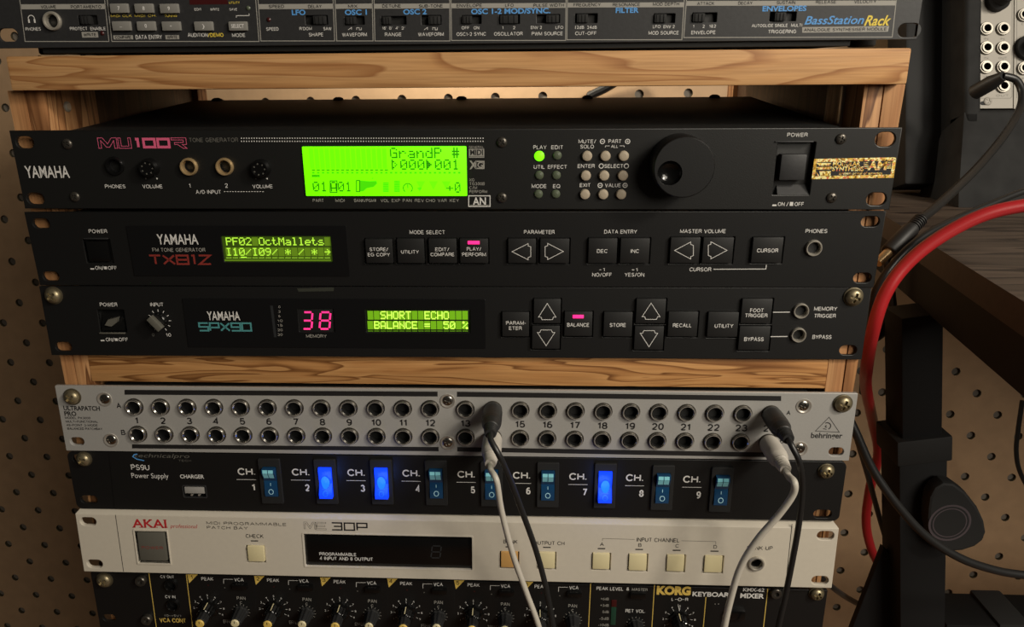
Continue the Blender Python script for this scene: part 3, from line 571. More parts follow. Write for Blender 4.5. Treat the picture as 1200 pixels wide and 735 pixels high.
# power switch
well(f, 908.5, 952.5, 166.5, 228.5, 6, 'hole', 'switch_recess')
a, b, c, d = f.R(911, 950, 212, 228, -2); mb = MB(); mb.add([(a, 5.8, d), (b, 5.8, d), (b, .4, c), (a, .4, c), (a, 6, c), (b, 6, c)], [(0, 1, 2, 3), (0, 3, 4), (1, 5, 2)], 'greyblack'); mb.build('switch_ramp', f.root)
button(f, 914.5, 944.5, 181, 211.5, 1.0, 'greyblack', .8, 'power_button', 5.9)
fr = MB(); fr.box(*f.R(908, 953, 165.3, 166.8)[:2], -.7, .4, *f.R(908, 953, 165.3, 166.8)[2:], 'greyblack', .2); fr.build('switch_frame', f.root)
# hologram sticker
st = MB(); q = [f.at(*p) for p in ((951, 210), (1047.2, 208.3), (1050.2, 184.3), (954.2, 186.3))]; st.flat(q, -.12, 'glitter')
qi = [f.at(*p) for p in ((955, 206.4), (1043.5, 204.6), (1046, 188.2), (957.5, 190))]; st.flat(qi, -.16, 'ink')
yl = f.yl; f.yl = -.2
f.T('MODULAR', 976, 1008, 191.8, 5, 'glitter', .03, mb=st); f.T('SYNTHESIS', 975, 1012, 197.8, 5, 'glitter', .03, mb=st); f.T('AM', 1017, 1039, 194, 9.5, 'glitter', .04, mb=st)
for y in (190.4, 192.6, 194.8, 197): f.line([(1012, y + .3), (1018, y)], .4, 'glitter', st); f.line([(1039, y), (1044, y - .2)], .5, 'glitter', st)
for p in (((956.5, 190.8), (974, 191), (973, 194), (960, 194.2)), ((956.6, 195.8), (974.5, 195.3), (974, 198.4), (957.4, 198.8)), ((958, 206), (955.8, 200.6), (960, 205.8)), ((960, 200.6), (973.5, 200.4), (973, 205.6), (961, 205.8))): st.flat([f.at(*w) for w in p], -.2, 'glitter')
f.T('system panel of america', 983, 1034, 203, 3, 'glitter', .02, mb=st); f.yl = yl
st.build('foil_sticker', f.root)['label'] = 'sparkling gold foil sticker'
f.done()

def arrow(f, cxp, cyp, w, h, d, hh, mb):                                        # outlined arrow with a stepped base
    P = {'l': [(-.5, 0), (.36, -.5), (.36, -.36), (.5, -.3), (.5, .3), (.36, .36), (.36, .5)], 'u': [(0, -.5), (.5, .34), (.36, .34), (.3, .5), (-.3, .5), (-.36, .34), (-.5, .34)]}
    q = P['l' if d in 'lr' else 'u']
    if d == 'r': q = [(-x, y) for x, y in q]
    if d == 'd': q = [(x, -y) for x, y in q]
    f.line([(cxp + x * w, cyp + y * h) for x, y in q], .34, 'white', mb, hh, True)
def keys(f, lst, h=2.2):
    out = []
    for x0, x1, y0, y1, leg in lst:
        hr = hrect(f, x0, x1, y0, y1, .3, .55); well_mb = None
        def lg(mb, leg=leg):
            for it in leg:
                if it[0] in ('l', 'r', 'u', 'd') and len(it) == 5: arrow(f, *it[1:], it[0], h, mb)
                elif it[0] == 'led':
                    A, B, C0, D0 = f.R(*it[1:], h); mb.box(A, B, -h - .5, -h + .2, C0, D0, 'led', .3)
                else: f.T(it[0], it[1], it[2], it[3], it[4], 'white', .004, mb, h)
        button(f, x0, x1, y0, y1, h, 'button', .45, 'button', 3.2, lg); out.append(hr)
    return out
# ---- the second tone generator
f = unit(1, 'tone_generator', 'black tone generator with small dim green screen and dark red model lettering', 'audio unit')
L = [(428.5, 460, 280.5, 308.5, [('STORE/', 433, 455, 292.3, 4.2), ('EG COPY', 431, 457, 298.5, 4.2)]), (465.5, 497, 280, 308.5, [('UTILITY', 470, 491, 295.2, 4.2)]),
     (502.5, 535, 280, 308.5, [('EDIT/', 510, 526.5, 292.3, 4.2), ('COMPARE', 504.5, 532.5, 298.3, 4.2)]), (539, 572, 280, 308.5, [('PLAY/', 547, 564, 291.8, 4.2), ('PERFORM', 541.5, 569.5, 298.3, 4.2), ('led', 548, 562, 282.3, 286.3)]),
     (595.5, 628, 280, 308.5, [('l', 611, 295, 22, 19)]), (633, 667, 280, 308.5, [('r', 649.5, 294.8, 21.5, 19)]), (689.5, 723, 279.5, 308.5, [('DEC', 699.5, 712, 294.3, 4.4)]), (727, 761, 279.5, 308.5, [('INC', 739, 749, 294.3, 4.4)]),
     (785.5, 820, 278.5, 308.5, [('l', 801.5, 293.6, 22, 20)]), (823.5, 859, 278.5, 308.5, [('r', 841, 293.4, 22, 20)]), (881.5, 917, 278.5, 308, [('CURSOR', 887, 912, 293.6, 4.6)])]
kh = keys(f, L)
holes = [slot(*f.at(48.3, 262), 10, 6), slot(*f.at(59.7, 324), 10, 6), slot(*f.at(1020, 259.8), 10, 6), slot(*f.at(1010.7, 325.8), 10, 6), circ(*f.at(954.5, 291.5), 3.9), hrect(f, 99.5, 131, 280, 308.5), hrect(f, 261, 388.5, 277, 307, .5)] + kh
front(f, holes, 'black2'); chassis(f, -213, 214, -f.H + 1, -1, 2.5, 290)
T = f.T
mb = MB(); x0, x1, z0, z1 = f.R(153, 408, 264.5, 323.5); hx = f.R(261, 388.5, 277, 307); plate(mb, [rrect(x0, x1, z0, z1, .5), rrect(hx[0] - .2, hx[1] + .2, hx[2] - .2, hx[3] + .2)], -.5, .05, 'inlay', .15); mb.build('display_surround', f.root)
f.yl = -.56
T('YAMAHA', 184.5, 232.5, 280.3, 11.5, 'white', .012); T('FM TONE GENERATOR', 179, 241, 292.6, 4.4, 'grey')
f.glyphs([p for l in word('TX81Z', .22) for p in l], 176, 247, 299.2, 309.2, 1.1, 'rust')
f.yl = -.06
for t, a, b, y, h in (('POWER', 104, 125.5, 271, 4.4), ('ON', 111.5, 119, 314, 4.3), ('/', 119.5, 121.5, 314, 4.6), ('OFF', 126.5, 137, 314, 4.3), ('MODE SELECT', 480, 521.5, 272.2, 4.4), ('PARAMETER', 614, 650, 272, 4.5), ('DATA ENTRY', 708, 746.5, 271.6, 4.5),
                      ('MASTER VOLUME', 797, 850.5, 271, 4.5), ('-1', 702, 709, 316, 4.2), ('NO/OFF', 694, 717, 322, 4.4), ('+1', 740, 747.5, 316, 4.2), ('YES/ON', 732, 755, 322, 4.4), ('CURSOR', 808, 833.5, 315.8, 4.6), ('PHONES', 944, 969.5, 270.8, 4.6)): T(t, a, b, y, h)
f.line([(106, 315.2), (110.5, 315.2)], .8); f.line([(122, 314), (125.4, 314)], 1.7)
f.line([(836, 315.6), (897.5, 315.3), (898.2, 310)], .45)
jack(f, 954.5, 291.5, 4.6, 'nickel', 3.4, 2)
well(f, 99.5, 131, 280, 308.5, 5, 'hole', 'switch_recess'); button(f, 102, 127, 283, 306.5, .2, 'gloss', .6, 'power_button', 4.9)
a, b, c, d = f.R(98.5, 127, 278.8, 280.2); mb = MB(); mb.box(a, b, -.8, .3, c, d, 'greyblack', .2); mb.build('switch_frame', f.root)  # lighter strip draws the highlight line along the top of the recess
def chardisp(f, x0, x1, y0, y1, rows, g, cols=16, bg='vfdbg', cell='vfdcell', tx='vfdtext', blank=None, under=None):
    a, b, c, d = f.R(x0, x1, y0, y1, -.6); m = MB(); m.box(a - .8, b + .8, .6, 2.3, c - .8, d + .8, bg, .1); o = m.build('display', f.root); m = MB()
    gx0, gx1 = g; pw = (gx1 - gx0) / cols
    for (ry0, ry1, t) in rows:
        for i in range(cols):
            p = f.R(gx0 + i * pw, gx0 + (i + .9) * pw, ry0, ry1, -.6)
            if blank is None or blank(t, i, ry0): m.rect(p[0], p[1], p[2] - .25, p[3] + .2, .56, cell)
        A, B, C0, D0 = f.R(gx0, gx1, ry0, ry1, -.6); dots(m, t, A + .12, D0, (B - A) / cols, D0 - C0, .52, tx, 1.0, 5.6)
    for u0, u1, uy, w, k in (under or []): m.stroke([f.at(u0, uy, -.6), f.at(u1, uy, -.6)], w, .52, k)
    m.build('display_characters', o); return o
chardisp(f, 261, 388.5, 277, 307, [(278.3, 287.6, 'PF02 OctMallets '), (290.6, 299.8, 'I10/I09/ * / * -')], (264.5, 388), blank=lambda t, i, y: (i in (4, 15) and t[0] == 'P') or y > 285,
         under=[(265 + i * 7.7, 271.5 + i * 7.7, 302.2, .28, 'vfdtext') for i in range(16)] + [(282.5, 289, 301.6, .7, 'vfdtext'), (262, 388, 305, .9, 'vfdcell')])
f.done()

# ---- effects processor
f = unit(2, 'effects_processor', 'black effects processor with pink lit number and up and down arrow keys, above the crossbar', 'audio unit')
L = [(588.5, 620, 366, 394.5, [('PARAM-', 593, 616.5, 378.6, 4.3), ('ETER', 596.5, 611.5, 384.7, 4.3)]), (625.5, 657, 350.5, 379, [('u', 641.3, 365.2, 20.5, 19)]), (623.5, 656, 382, 409, [('d', 640, 396, 20.5, 18.5)]),
     (661.5, 694, 365.5, 394, [('BALANCE', 664.5, 690.5, 380.8, 4.4), ('led', 671, 684, 369, 373)]), (707.5, 741, 366, 394.5, [('STORE', 714.5, 733.5, 381, 4.4)]), (745.5, 780, 350.5, 379, [('u', 763, 364.8, 21, 19)]),
     (743.5, 777.5, 382.5, 410, [('d', 760.5, 397, 20.5, 19)]), (783, 817.5, 365.5, 394.5, [('RECALL', 788.5, 810.5, 381.4, 4.5)]), (829.5, 865, 366, 395, [('UTILITY', 837.5, 859.5, 382, 4.5)]),
     (869, 904.5, 350.5, 379, [('FOOT', 879, 895, 363.8, 4.5), ('TRIGGER', 873, 899.5, 369.8, 4.5)]), (866, 902, 382.5, 410.5, [('BYPASS', 872, 895, 397.6, 4.6)])]
kh = keys(f, L)
holes = [slot(*f.at(74.5, 406.5), 10, 6), slot(*f.at(994, 410.5), 10, 6), circ(*f.at(61.5, 347), 3), circ(*f.at(1001, 349), 3), circ(*f.at(939.5, 365.3), 3.9), circ(*f.at(936.5, 393.6), 3.9), hrect(f, 116, 147, 363, 390), hrect(f, 429, 551, 362.5, 389.5, .4), hrect(f, 350, 391.5, 362, 389, .4)] + kh
front(f, holes, 'black2', 2.2); chassis(f, -213, 214, -f.H + 1, -1, 2.3, 300)
rack_screw(f, 61.5, 347, 5.4, .9); rack_screw(f, 1001, 348.5, 5.6, .3)
mb = MB(); hx = f.R(429, 551, 362.5, 389.5); hy = f.R(350, 391.5, 362, 389)
plate(mb, [rrect(*f.R(217.5, 569, 350, 407.5), .5)] + [rrect(q[0] - .2, q[1] + .2, q[2] - .2, q[3] + .2) for q in (hx, hy)], -.5, .05, 'inlay', .15); mb.build('display_surround', f.root)
T = f.T; f.yl = -.56
T('YAMAHA', 243, 281.5, 370, 10, 'white', .012); f.glyphs([p for l in word('SPX90', .22) for p in l], 234, 294.5, 378.5, 387.3, 1.0, 'teal')
for i, t in enumerate(('0', '3', '6', '10', '15', '20', '30')): T(t, 326.5 if len(t) < 2 else 325.5, 329 if len(t) < 2 else 331.5, 359.5 + i * 5.4, 2.9, 'grey')
f.line([(318.5, 358), (323, 395)], 1.6, 'segoff')
T('MEMORY', 359, 383, 393.6, 3.8, 'grey')
f.yl = -.06
for t, a, b, y, h in (('POWER', 117, 137.5, 357, 4.4), ('ON', 124, 131.5, 398, 4.3), ('/', 132, 134, 398, 4.6), ('OFF', 139, 150, 398, 4.3), ('INPUT', 176, 191.5, 357, 4.4), ('10', 194.5, 200.5, 392.5, 4), ('MEMORY', 954, 981, 362, 4.6), ('TRIGGER', 954, 979.5, 370.2, 4.6), ('BYPASS', 952, 974.5, 395, 4.6)): T(t, a, b, y, h)
T('0', 178, 181, 392.5, 3.6, 'dim')
f.line([(118, 399.2), (122.5, 399.2)], .8); f.line([(134.6, 398), (138, 398)], 1.7); f.line([(906, 366), (926, 365.8)], .5); f.line([(903, 394.6), (923, 394.4)], .5)
jack(f, 939.5, 365.3, 4.5, 'nickel', 3.4, 2); jack(f, 936.5, 393.6, 4.4, 'nickel', 3.3, 2)
cx, cz = f.at(186, 376.5, 1)
for k in range(11):
    t = math.radians(240 - k * 30); f.ink.stroke([(cx + 5.6 * math.cos(t), cz + 5.6 * math.sin(t)), (cx + 7.0 * math.cos(t), cz + 7.0 * math.sin(t))], .4, f.yl, 'white')
mb = MB(); mb.lathe([(5, .2), (5, -3), (4.4, -3.4), (.02, -3.4)], cx, cz, 'gloss', 28)
mb.box(-1.8, 1.8, -7, -3.2, -4.8, 4.8, 'switchgrey', .5, mx=Matrix.Translation((cx, 0, cz)) @ Matrix.Rotation(math.radians(-40), 4, 'Y')); mb.build('input_knob', f.root)
well(f, 116, 147, 363, 390, 5, 'hole', 'switch_recess')
mb = MB(); a, b, c, d = f.R(118, 145, 364.5, 389); mb.add([(a, 4, d), (b, 4, d), (b, -.4, c + 1), (a, -.4, c + 1), (a, 4.8, c), (b, 4.8, c), (a, 4.8, d), (b, 4.8, d)], [(0, 1, 2, 3), (2, 3, 4, 5), (0, 3, 4, 6), (1, 7, 5, 2)], 'gloss'); mb.build('rocker', f.root)
q = [f.at(*p) for p in ((124, 380.5), (128, 374), (139, 371.5), (138, 377), (132, 382))]; mb = MB(); mb.add([(x, -1.4, z) for x, z in q] + [(x * .0 + x, 1.5, z) for x, z in q], [(0, 1, 2, 3, 4)] + [(i, (i + 1) % 5, 5 + (i + 1) % 5, 5 + i) for i in range(5)], 'switchgrey'); mb.build('switch_tip', f.root)
a, b, c, d = f.R(117, 147, 389.6, 391); mb = MB(); mb.box(a, b, -.8, .3, c, d, 'switchgrey', .2); mb.build('switch_frame', f.root)  # grey strip colours in the highlight line below the rocker
a, b, c, d = f.R(350, 391.5, 362, 389, -.5); mb = MB(); mb.box(a - .7, b + .7, .5, 2.1, c - .7, d + .7, 'hole', .1); o = mb.build('number_display', f.root); mb = MB()
for ch, x0, x1 in (('3', 354.5, 366), ('8', 374.5, 387)):
    A, B, C0, D0 = f.R(x0, x1, 366, 385.5, -.5); seg7(mb, ch, A + .3, B - .2, C0, D0, .45, 'seg')
mb.build('lit_digits', o)
chardisp(f, 429, 551, 362.5, 389.5, [(364.8, 374.2, '  SHORT  ECHO   '), (376.6, 385.6, ' BALANCE =  50 %')], (430.8, 549), bg='vfdbg2', cell='vfdcell2', tx='vfdtext2', under=[(431 + i * 7.4, 437.3 + i * 7.4, 388, .3, 'vfdcell2') for i in range(16)])
mb = MB(); q = [f.at(*p) for p in ((348, 338), (391.5, 336.8), (391, 341.2), (350, 341.8))]; mb.flat(q, -.15, 'tape'); mb.build('tape_scrap', f.root)
f.done()
# ---- patch bay
f = unit(3, 'patch_bay', 'silver patch bay with two rows of numbered round sockets, just below the crossbar', 'patch bay')
def lerp(a, b, t): return a + (b - a) * t
def row(y1, y12, y13, y24, xs):
    out = []; A = f.at(xs[0], y1); B = f.at(xs[1], y12); C0 = f.at(xs[2], y13); D = f.at(xs[3], y24)
    out += [(lerp(A[0], B[0], i / 11), lerp(A[1], B[1], i / 11)) for i in range(12)]; out += [(lerp(C0[0], D[0], i / 10), lerp(C0[1], D[1], i / 10)) for i in range(12)]
    return out
RA = row(476.6, 478.8, 479.4, 484.6, (157.8, 504.2, 545.5, 870.2)); RB = row(508.4, 511.7, 512.2, 517.8, (162.4, 504.4, 545.6, 867.4))
_w = lambda x, z: tuple(f.M @ Vector((x, 0, z)))
PB_A = [_w(*q) for q in RA]; PB_B = [_w(*q) for q in RB]
holes = [slot(*f.at(90.3, 517.5), 9, 5.6), slot(*f.at(980, 529.6), 9, 5.6), circ(*f.at(83.5, 466), 3), circ(*f.at(989, 475), 3)] + [circ(x, z, 4.2, 20) for x, z in RA + RB]
front(f, holes, 'silver', 2.4, 0.6); chassis(f, -215, 215, -f.H + 1, -2, 3, 120)
for x, z in RA + RB:
    mb = MB(); r = 5.2; k = 'nickel'
    mb.lathe([(5.6, .3), (5.6, -.5), (5.15, -.55), (5.1, -1.8), (4.8, -2.2), (4.35, -2.2), (3.75, -1.4), (3.6, .5), (3.5, 7), (.01, 7)], x, z, ['darkscrew', 'darkscrew', 'jackmetal', 'jackmetal', 'chrome', 'jackmetal', 'hole', 'hole', 'hole'], 24)
    mb.build('jack_socket', f.root)
rack_screw(f, 83.5, 466, 5.4, .9); rack_screw(f, 988.6, 474, 5.7, .35)
for x, y in ((122.5, 468), (130, 516), (524.5, 470), (524.5, 519), (942, 476), (937.5, 526)):
    cx, cz = f.at(x, y); mb = MB(); mb.lathe([(4.6, .1), (4.6, -.35), (4.1, -.4), (3.3, -.15), (3.2, .1)], cx, cz, 'chrome', 28); rg = mb.build('screw_cup', f.root)
    screw(f, x, y, 3.2, 1.0, 'jackmetal', flat=False)
T = f.T
for p in (((146, 456.9), (512.8, 459), (512.8, 464.8), (146, 462.6)), ((535.5, 459.1), (915.4, 464.2), (915.4, 470), (535.5, 465)), ((154.8, 520.8), (514, 524), (514, 529), (154.8, 525.6)), ((535.8, 524), (905, 530.5), (905, 536), (535.8, 529.2))):
    f.ink.flat([f.at(*q) for q in p], f.yl, 'ink')
for i in range(24):
    x = (RA[i][0] + RB[i][0]) / 2; z = (RA[i][1] + RB[i][1]) / 2 - .2; w, st = sans(str(i + 1))
    for p in st: f.ink.stroke([(x + (a - w / 2) * 4.6, z - 1.85 + b * 3.7) for a, b in p], .85, f.yl, 'ink')
for t, a, b, y, h, bo in (('A', 136.5, 142, 475.6, 6.2, .01), ('B', 142, 147, 507, 6, .01), ('A', 921.5, 926.5, 484, 5.2, .01), ('B', 914, 919, 517, 5.2, .01), ('ULTRAPATCH', 74.5, 117, 478.6, 5, .03), ('PRO', 75.5, 89.5, 484.9, 5, .03),
                          ('MODEL PX3000', 76.3, 106, 489.9, 2.7, .01), ('MULTI-FUNCTIONAL', 77.2, 115, 494.2, 2.7, .01), ('48-POINT 3-MODE', 78, 114.5, 498.4, 2.7, .01), ('BALANCED PATCHBAY', 79, 120, 502.6, 2.7, .01)): T(t, a, b, y, h, 'ink', bo)
f.line([(971.5, 489), (983.5, 506.6), (955.5, 505.2)], .35, 'ink', closed=True)
x, z = f.at(969, 499.5); f.ink.ringflat(x, z, 1.9, 2.5, f.yl, 'ink', -60, 120, 14); f.ink.ringflat(x - .4, z - .2, .3, .8, f.yl, 'ink', 60, 330, 12); f.line([(964.5, 502.5), (968.6, 503.2)], .45, 'ink')
T('behringer', 950.3, 987.2, 511.5, 8.2, 'ink', .02, lower=True)
f.done()

# ---- power supply
f = unit(4, 'power_supply', 'black rack power supply with nine blue rocker switches, three of them lit', 'power supply')
holes = [slot(*f.at(104.3, 585.7), 11, 5.8), slot(*f.at(964, 602.6), 11, 5.8), slot(*f.at(95, 537.8), 11, 6), circ(*f.at(969, 552.5), 3), hrect(f, 215, 241.5, 569.5, 582.5, .8)]
sw = [(318, 563), (382.5, 563.5), (447.7, 564), (511.5, 565), (576.3, 566.3), (642, 567.3), (708.8, 568.3), (776, 570.6), (844.5, 572.8)]
front(f, holes, 'black2', 2.4, 4.0); chassis(f, -215, 215, -f.H + 1.5, -1, 3, 200)
rack_screw(f, 97.5, 539, 5.0, 1.0); rack_screw(f, 969, 553.2, 5.0, .2)
f.line([(127.5, 531), (133.8, 596)], .5, 'inlay'); T = f.T
T('technicalpro', 158, 222, 535, 6.0, 'dim', 0, shear=.25, lower=True); f.line([(169, 540), (160, 538), (155.6, 535.2), (157.5, 532.8), (161, 532.2)], .7, 'blue'); T('TECH', 209, 224, 540, 2.2, 'dim')
T('PS9U', 153.5, 175, 547.8, 6.4, 'white'); T('Power Supply', 154.3, 197.5, 558.6, 7.6, 'white', lower=True); T('CHARGER', 211, 239, 558.6, 4.2, 'white', .02)
for i, (x, y) in enumerate(sw):
    lx = (278.5, 342, 407, 471.5, 536, 601, 667, 733.5, 800.5)[i]; ly = (552.8, 553.4, 554, 554.7, 556, 557.2, 558.6, 560, 561.8)[i]
    T('CH.', lx, lx + 20.6, ly, 8.2, 'white', .011); f.line([(lx - 1, ly + 9.2), (lx + 21.5, ly + 9.5)], .3); T(str(i + 1), lx + (15.5 if i else 16.5), lx + 20.8, ly + 18.3, 8.2, 'white', .011)
    on = i in (1, 2, 6)
    a, b, c, d = f.R(x - 12.7, x + 12.7, y - 26, y + 26); mb = MB(); cx, cz = (a + b) / 2, (c + d) / 2
    plate(mb, [rrect(a, b, c, d, .8), rrect(cx - 4.2, cx + 4.2, cz - 10.4, cz + 10.4, .3)], -1.6, .1, 'rubber', .3); fr = mb.build('rocker_switch', f.root)
    fr['label'] = ('lit blue rocker switch beside number %d' if on else 'unlit dark blue rocker switch beside number %d') % (i + 1)
    mb = MB(); w, hh = 4.05, 10.2; body = 'bluelit' if on else 'blueoff'
    prof = [(hh, -.4), (hh, -4.4), (hh * .72, -4.8), (0.8, -1.7), (-hh * .8, -2.6), (-hh, -2.2), (-hh, -.4)] if not on else [(hh, -.4), (hh, -2.4), (hh * .8, -2.8), (-.8, -1.7), (-hh * .72, -4.6), (-hh, -4.2), (-hh, -.4)]
    v = [(cx - w, py, cz + pz) for pz, py in prof] + [(cx + w, py, cz + pz) for pz, py in prof]; n = len(prof)
    mb.add(v, [(j, j + 1, n + j + 1, n + j) for j in range(n - 1)] + [tuple(range(n)), tuple(range(n, 2 * n))], body)
    def on_face(u, vz): # point on the rocker's front profile
        for j in range(1, n - 2):
            (z1, y1), (z0, y0) = prof[j], prof[j + 1]
            if z0 <= vz <= z1: return (cx + u, y0 + (y1 - y0) * (vz - z0) / (z1 - z0) - .12, cz + vz)
        return (cx + u, prof[1][1] - .12, cz + vz)
    def patch(u0, u1, v0, v1, k): mb.quad([on_face(u0, v0), on_face(u1, v0), on_face(u1, v1), on_face(u0, v1)], k)
    if on:
        [mb.quad([(p[0], p[1] - dy, p[2]) for p in (on_face(ru * math.cos(q * math.pi / 10), .6 + rv * math.sin(q * math.pi / 10)) for q in range(20))], kk) for ru, rv, dy, kk in ((2.7, 4.2, .5, 'bluemid'), (1.3, 1.9, .7, 'bluehot'))]; patch(-2.2, 2.2, -4.0, -3.7, 'bluemark')
    else:
        [patch(u0, u1, v0, v1, 'bluesheen') for u0, u1 in ((-3.4, -.35), (.1, 3.2)) for v0, v1 in ((3.4, 7.25), (7.45, 9.7))]  # highlight patches painted on the upper part of the rocker
    patch(-.18, .18, -2.6, -.6, 'paleblue' if not on else 'bluemark')
    pts = [on_face(1.25 * math.cos(q * math.pi / 8) , -6.6 + 1.4 * math.sin(q * math.pi / 8)) for q in range(16)]; pts2 = [on_face(1.65 * math.cos(q * math.pi / 8), -6.6 + 1.85 * math.sin(q * math.pi / 8)) for q in range(16)]
    mb.add(pts + pts2, [(q, (q + 1) % 16, 16 + (q + 1) % 16, 16 + q) for q in range(16)], 'paleblue' if not on else 'bluemark')
    rk = mb.build('rocker', fr, 25)
    if on:
        ld = bpy.data.lights.new('rocker_glow', 'POINT'); ld.energy = 0.004; ld.color = (.1, .25, 1); ld.shadow_soft_size = .004
        lo = bpy.data.objects.new('rocker_glow', ld); COL.objects.link(lo); lo.parent = fr; lo.location = (cx * S, -.012, cz * S)
well(f, 215, 241.5, 569.5, 582.5, 6, 'hole', 'usb_recess')
a, b, c, d = f.R(215, 241.5, 569.5, 582.5); mb = MB(); plate(mb, [rrect(a - .6, b + .6, c - .6, d + .6, 1.2), rrect(a + .2, b - .2, c + .2, d - .2, .6)], -.5, .3, 'greyblack', .1); mb.box(a + 1, b - 1, -.2, 4, c + 2.6, d - .9, 'silver', .2)
for q in (.33, .66): mb.box(a + (b - a) * q - .6, a + (b - a) * q + .6, 0, 3, c + .7, c + 1.6, 'chrome', .1)
mb.build('usb_port', f.root)
f.done()

# ---- cream patch bay
f = unit(5, 'midi_patch_bay', 'cream patch bay with red lettering, square ivory buttons and a long black window', 'patch bay')
holes = [slot(*f.at(103.3, 611.5), 10.5, 6), slot(*f.at(111, 661), 10.5, 6), slot(*f.at(967.5, 628), 10.5, 6.2), slot(*f.at(961, 680.5), 10.5, 6.2), hrect(f, 160, 197.5, 622.5, 660), circ(*f.at(887, 662), 4.2)]
T = f.T; btn = [(290, 309.5, 640.5, 658.5, 'ivory'), (587, 607, 647.5, 665.5, 'amber'), (631, 650.5, 648, 666.5, 'ivory'), (694.5, 714.5, 649.2, 667.5, 'ivory'), (737, 758, 650.2, 669, 'ivory'), (781.5, 802, 651.2, 670, 'ivory'), (825.5, 846.5, 652.3, 671.3, 'ivory')]
W5 = [f.at(*p) for p in ((355.5, 626), (553, 629), (553.5, 668), (358, 663.5))]; wx0, wx1 = (W5[0][0] + W5[3][0]) / 2, (W5[1][0] + W5[2][0]) / 2; wz0, wz1 = (W5[2][1] + W5[3][1]) / 2, (W5[0][1] + W5[1][1]) / 2
holes += [hrect(f, *q[:4], .2, .6) for q in btn] + [rrect(wx0, wx1, wz0, wz1, .8)]
mb = MB(); plate(mb, [rrect(-HW, HW, -f.H, -2.6, .6)] + holes, 0, 3, 'cream', .4)
v = [(-HW, .2, -2.7), (HW, .2, -2.7), (HW - 2.2, 4.2, 0), (-HW + 2.2, 4.2, 0), (-HW, 3, -2.7), (HW, 3, -2.7), (HW - 2.2, 5.2, 0), (-HW + 2.2, 5.2, 0)]
mb.add(v, [(0, 1, 2, 3), (4, 5, 6, 7), (0, 3, 7, 4), (1, 2, 6, 5), (3, 2, 6, 7), (0, 1, 5, 4)], 'cream'); f.plate_mb = mb
chassis(f, -213, 213, -f.H + 1, -4, 5.5, 220, 'cream')
for p in (((135.3, 603.5), (144.8, 670)), ((928.2, 614), (920.5, 687.5))): f.line(p, .4, 'ink')
f.line([(930, 614), (923, 687.5)], .5, 'cream')
T('AKAI', 155, 195, 613.7, 9.4, 'red', .02)
for x in (155.5, 163.8, 167.5, 176, 181.5, 190.5, 193.2): f.line([(x - 1.2 + .8, 618.0), (x + 2.6 + .8, 618.0)], .5, 'red')
for x in (168.5, 175.5, 192.5): f.line([(x - 1.5, 609.6), (x + 2.6, 609.6)], .45, 'red')
T('professional', 199.5, 231.5, 617.6, 6.0, 'red', 0, shear=.25, lower=True)
T('MIDI PROGRAMMABLE', 242, 335.5, 613.9, 3.5, 'ink'); T('PATCH BAY', 242.5, 290.5, 618.7, 3.5, 'ink')
f.glyphs([p for l in word('ME', .22) for p in l], 357, 382, 612.8, 620.2, .9, 'ink', outline=.18); f.glyphs([p for l in word('30P', .28) for p in l], 389, 430, 613.2, 621.4, .95, 'ink')
for t, a, b, y, h in (('CHECK', 288, 308.8, 628.4, 4.6), ('BANK', 590, 606.5, 635, 4.5), ('OUTPUT CH', 625, 661.5, 636.6, 4.5), ('INPUT CHANNEL', 746, 796.5, 633, 4.8), ('A', 703, 707.8, 638, 4.2), ('B', 747.8, 752, 639, 4.2), ('C', 791.5, 795.7, 639.8, 4.2), ('D', 836, 840.3, 641, 4.2), ('BANK UP', 875.5, 905.5, 642.4, 4.6)): T(t, a, b, y, h, 'ink')
for a, b, y in ((294, 302.5, 634), (592.5, 602, 641), (636.5, 645.3, 641.6), (700.5, 709.3, 643), (744.5, 753.5, 644), (788.3, 797.5, 645), (832.5, 842, 646)): f.line([(a, y), (b, y + .1)], .8, 'ink')
f.line([(706, 634), (706, 631.2), (743.8, 632.3)], .22, 'ink'); f.line([(798.5, 633.8), (838.8, 634.8), (838.8, 638)], .22, 'ink')
for q in btn: button(f, *q[:4], 1.3, q[4], .7, 'button', 4)
for q in btn: well(f, q[0] - 1.3, q[1] + 1.3, q[2] - 1.3, q[3] + 1.3, 4, 'hole', 'button_recess')
well(f, 160, 197.5, 622.5, 660, 5, 'hole', 'switch_recess')
def lgp(mb): f.T('POWER', 166, 191, 642, 3.2, 'rust', 0, mb, .8)
button(f, 162, 194, 624.5, 657.5, .8, 'switchgrey', .8, 'power_button', 4.8, lgp)
a, b, c, d = f.R(158.5, 198.8, 620.6, 661.8); mb = MB(); h2 = f.R(160, 197.5, 622.5, 660); plate(mb, [rrect(a, b, c, d, .5), rrect(*h2, .3)], -.5, .1, 'cream', .15); mb.build('switch_frame', f.root)
mb = MB(); plate(mb, [rrect(wx0 - .9, wx1 + .9, wz0 - .9, wz1 + .9, 1.2), rrect(wx0, wx1, wz0, wz1, .8)], -.35, .1, 'cream', .12); mb.build('window_frame', f.root)
mb = MB(); mb.box(wx0 - .5, wx1 + .5, 1.6, 2.8, wz0 - .5, wz1 + .5, 'gloss', .2)
yl = f.yl; f.yl = 1.5; f.T('PROGRAMMABLE', 373.5, 417, 651.3, 3.8, 'white', .01, mb); f.T('4 INPUT AND 8 OUTPUT', 374, 436.5, 656.6, 3.9, 'white', .01, mb); f.yl = yl
A, B, C0, D0 = f.R(505.5, 516, 641.5, 655.5); seg7(mb, '8', A, B, C0, D0, 1.5, 'segoff', w=.8); mb.build('display_window', f.root)
jack(f, 887, 662, 5, 'nickel', 3.5, 1.6)
f.done()

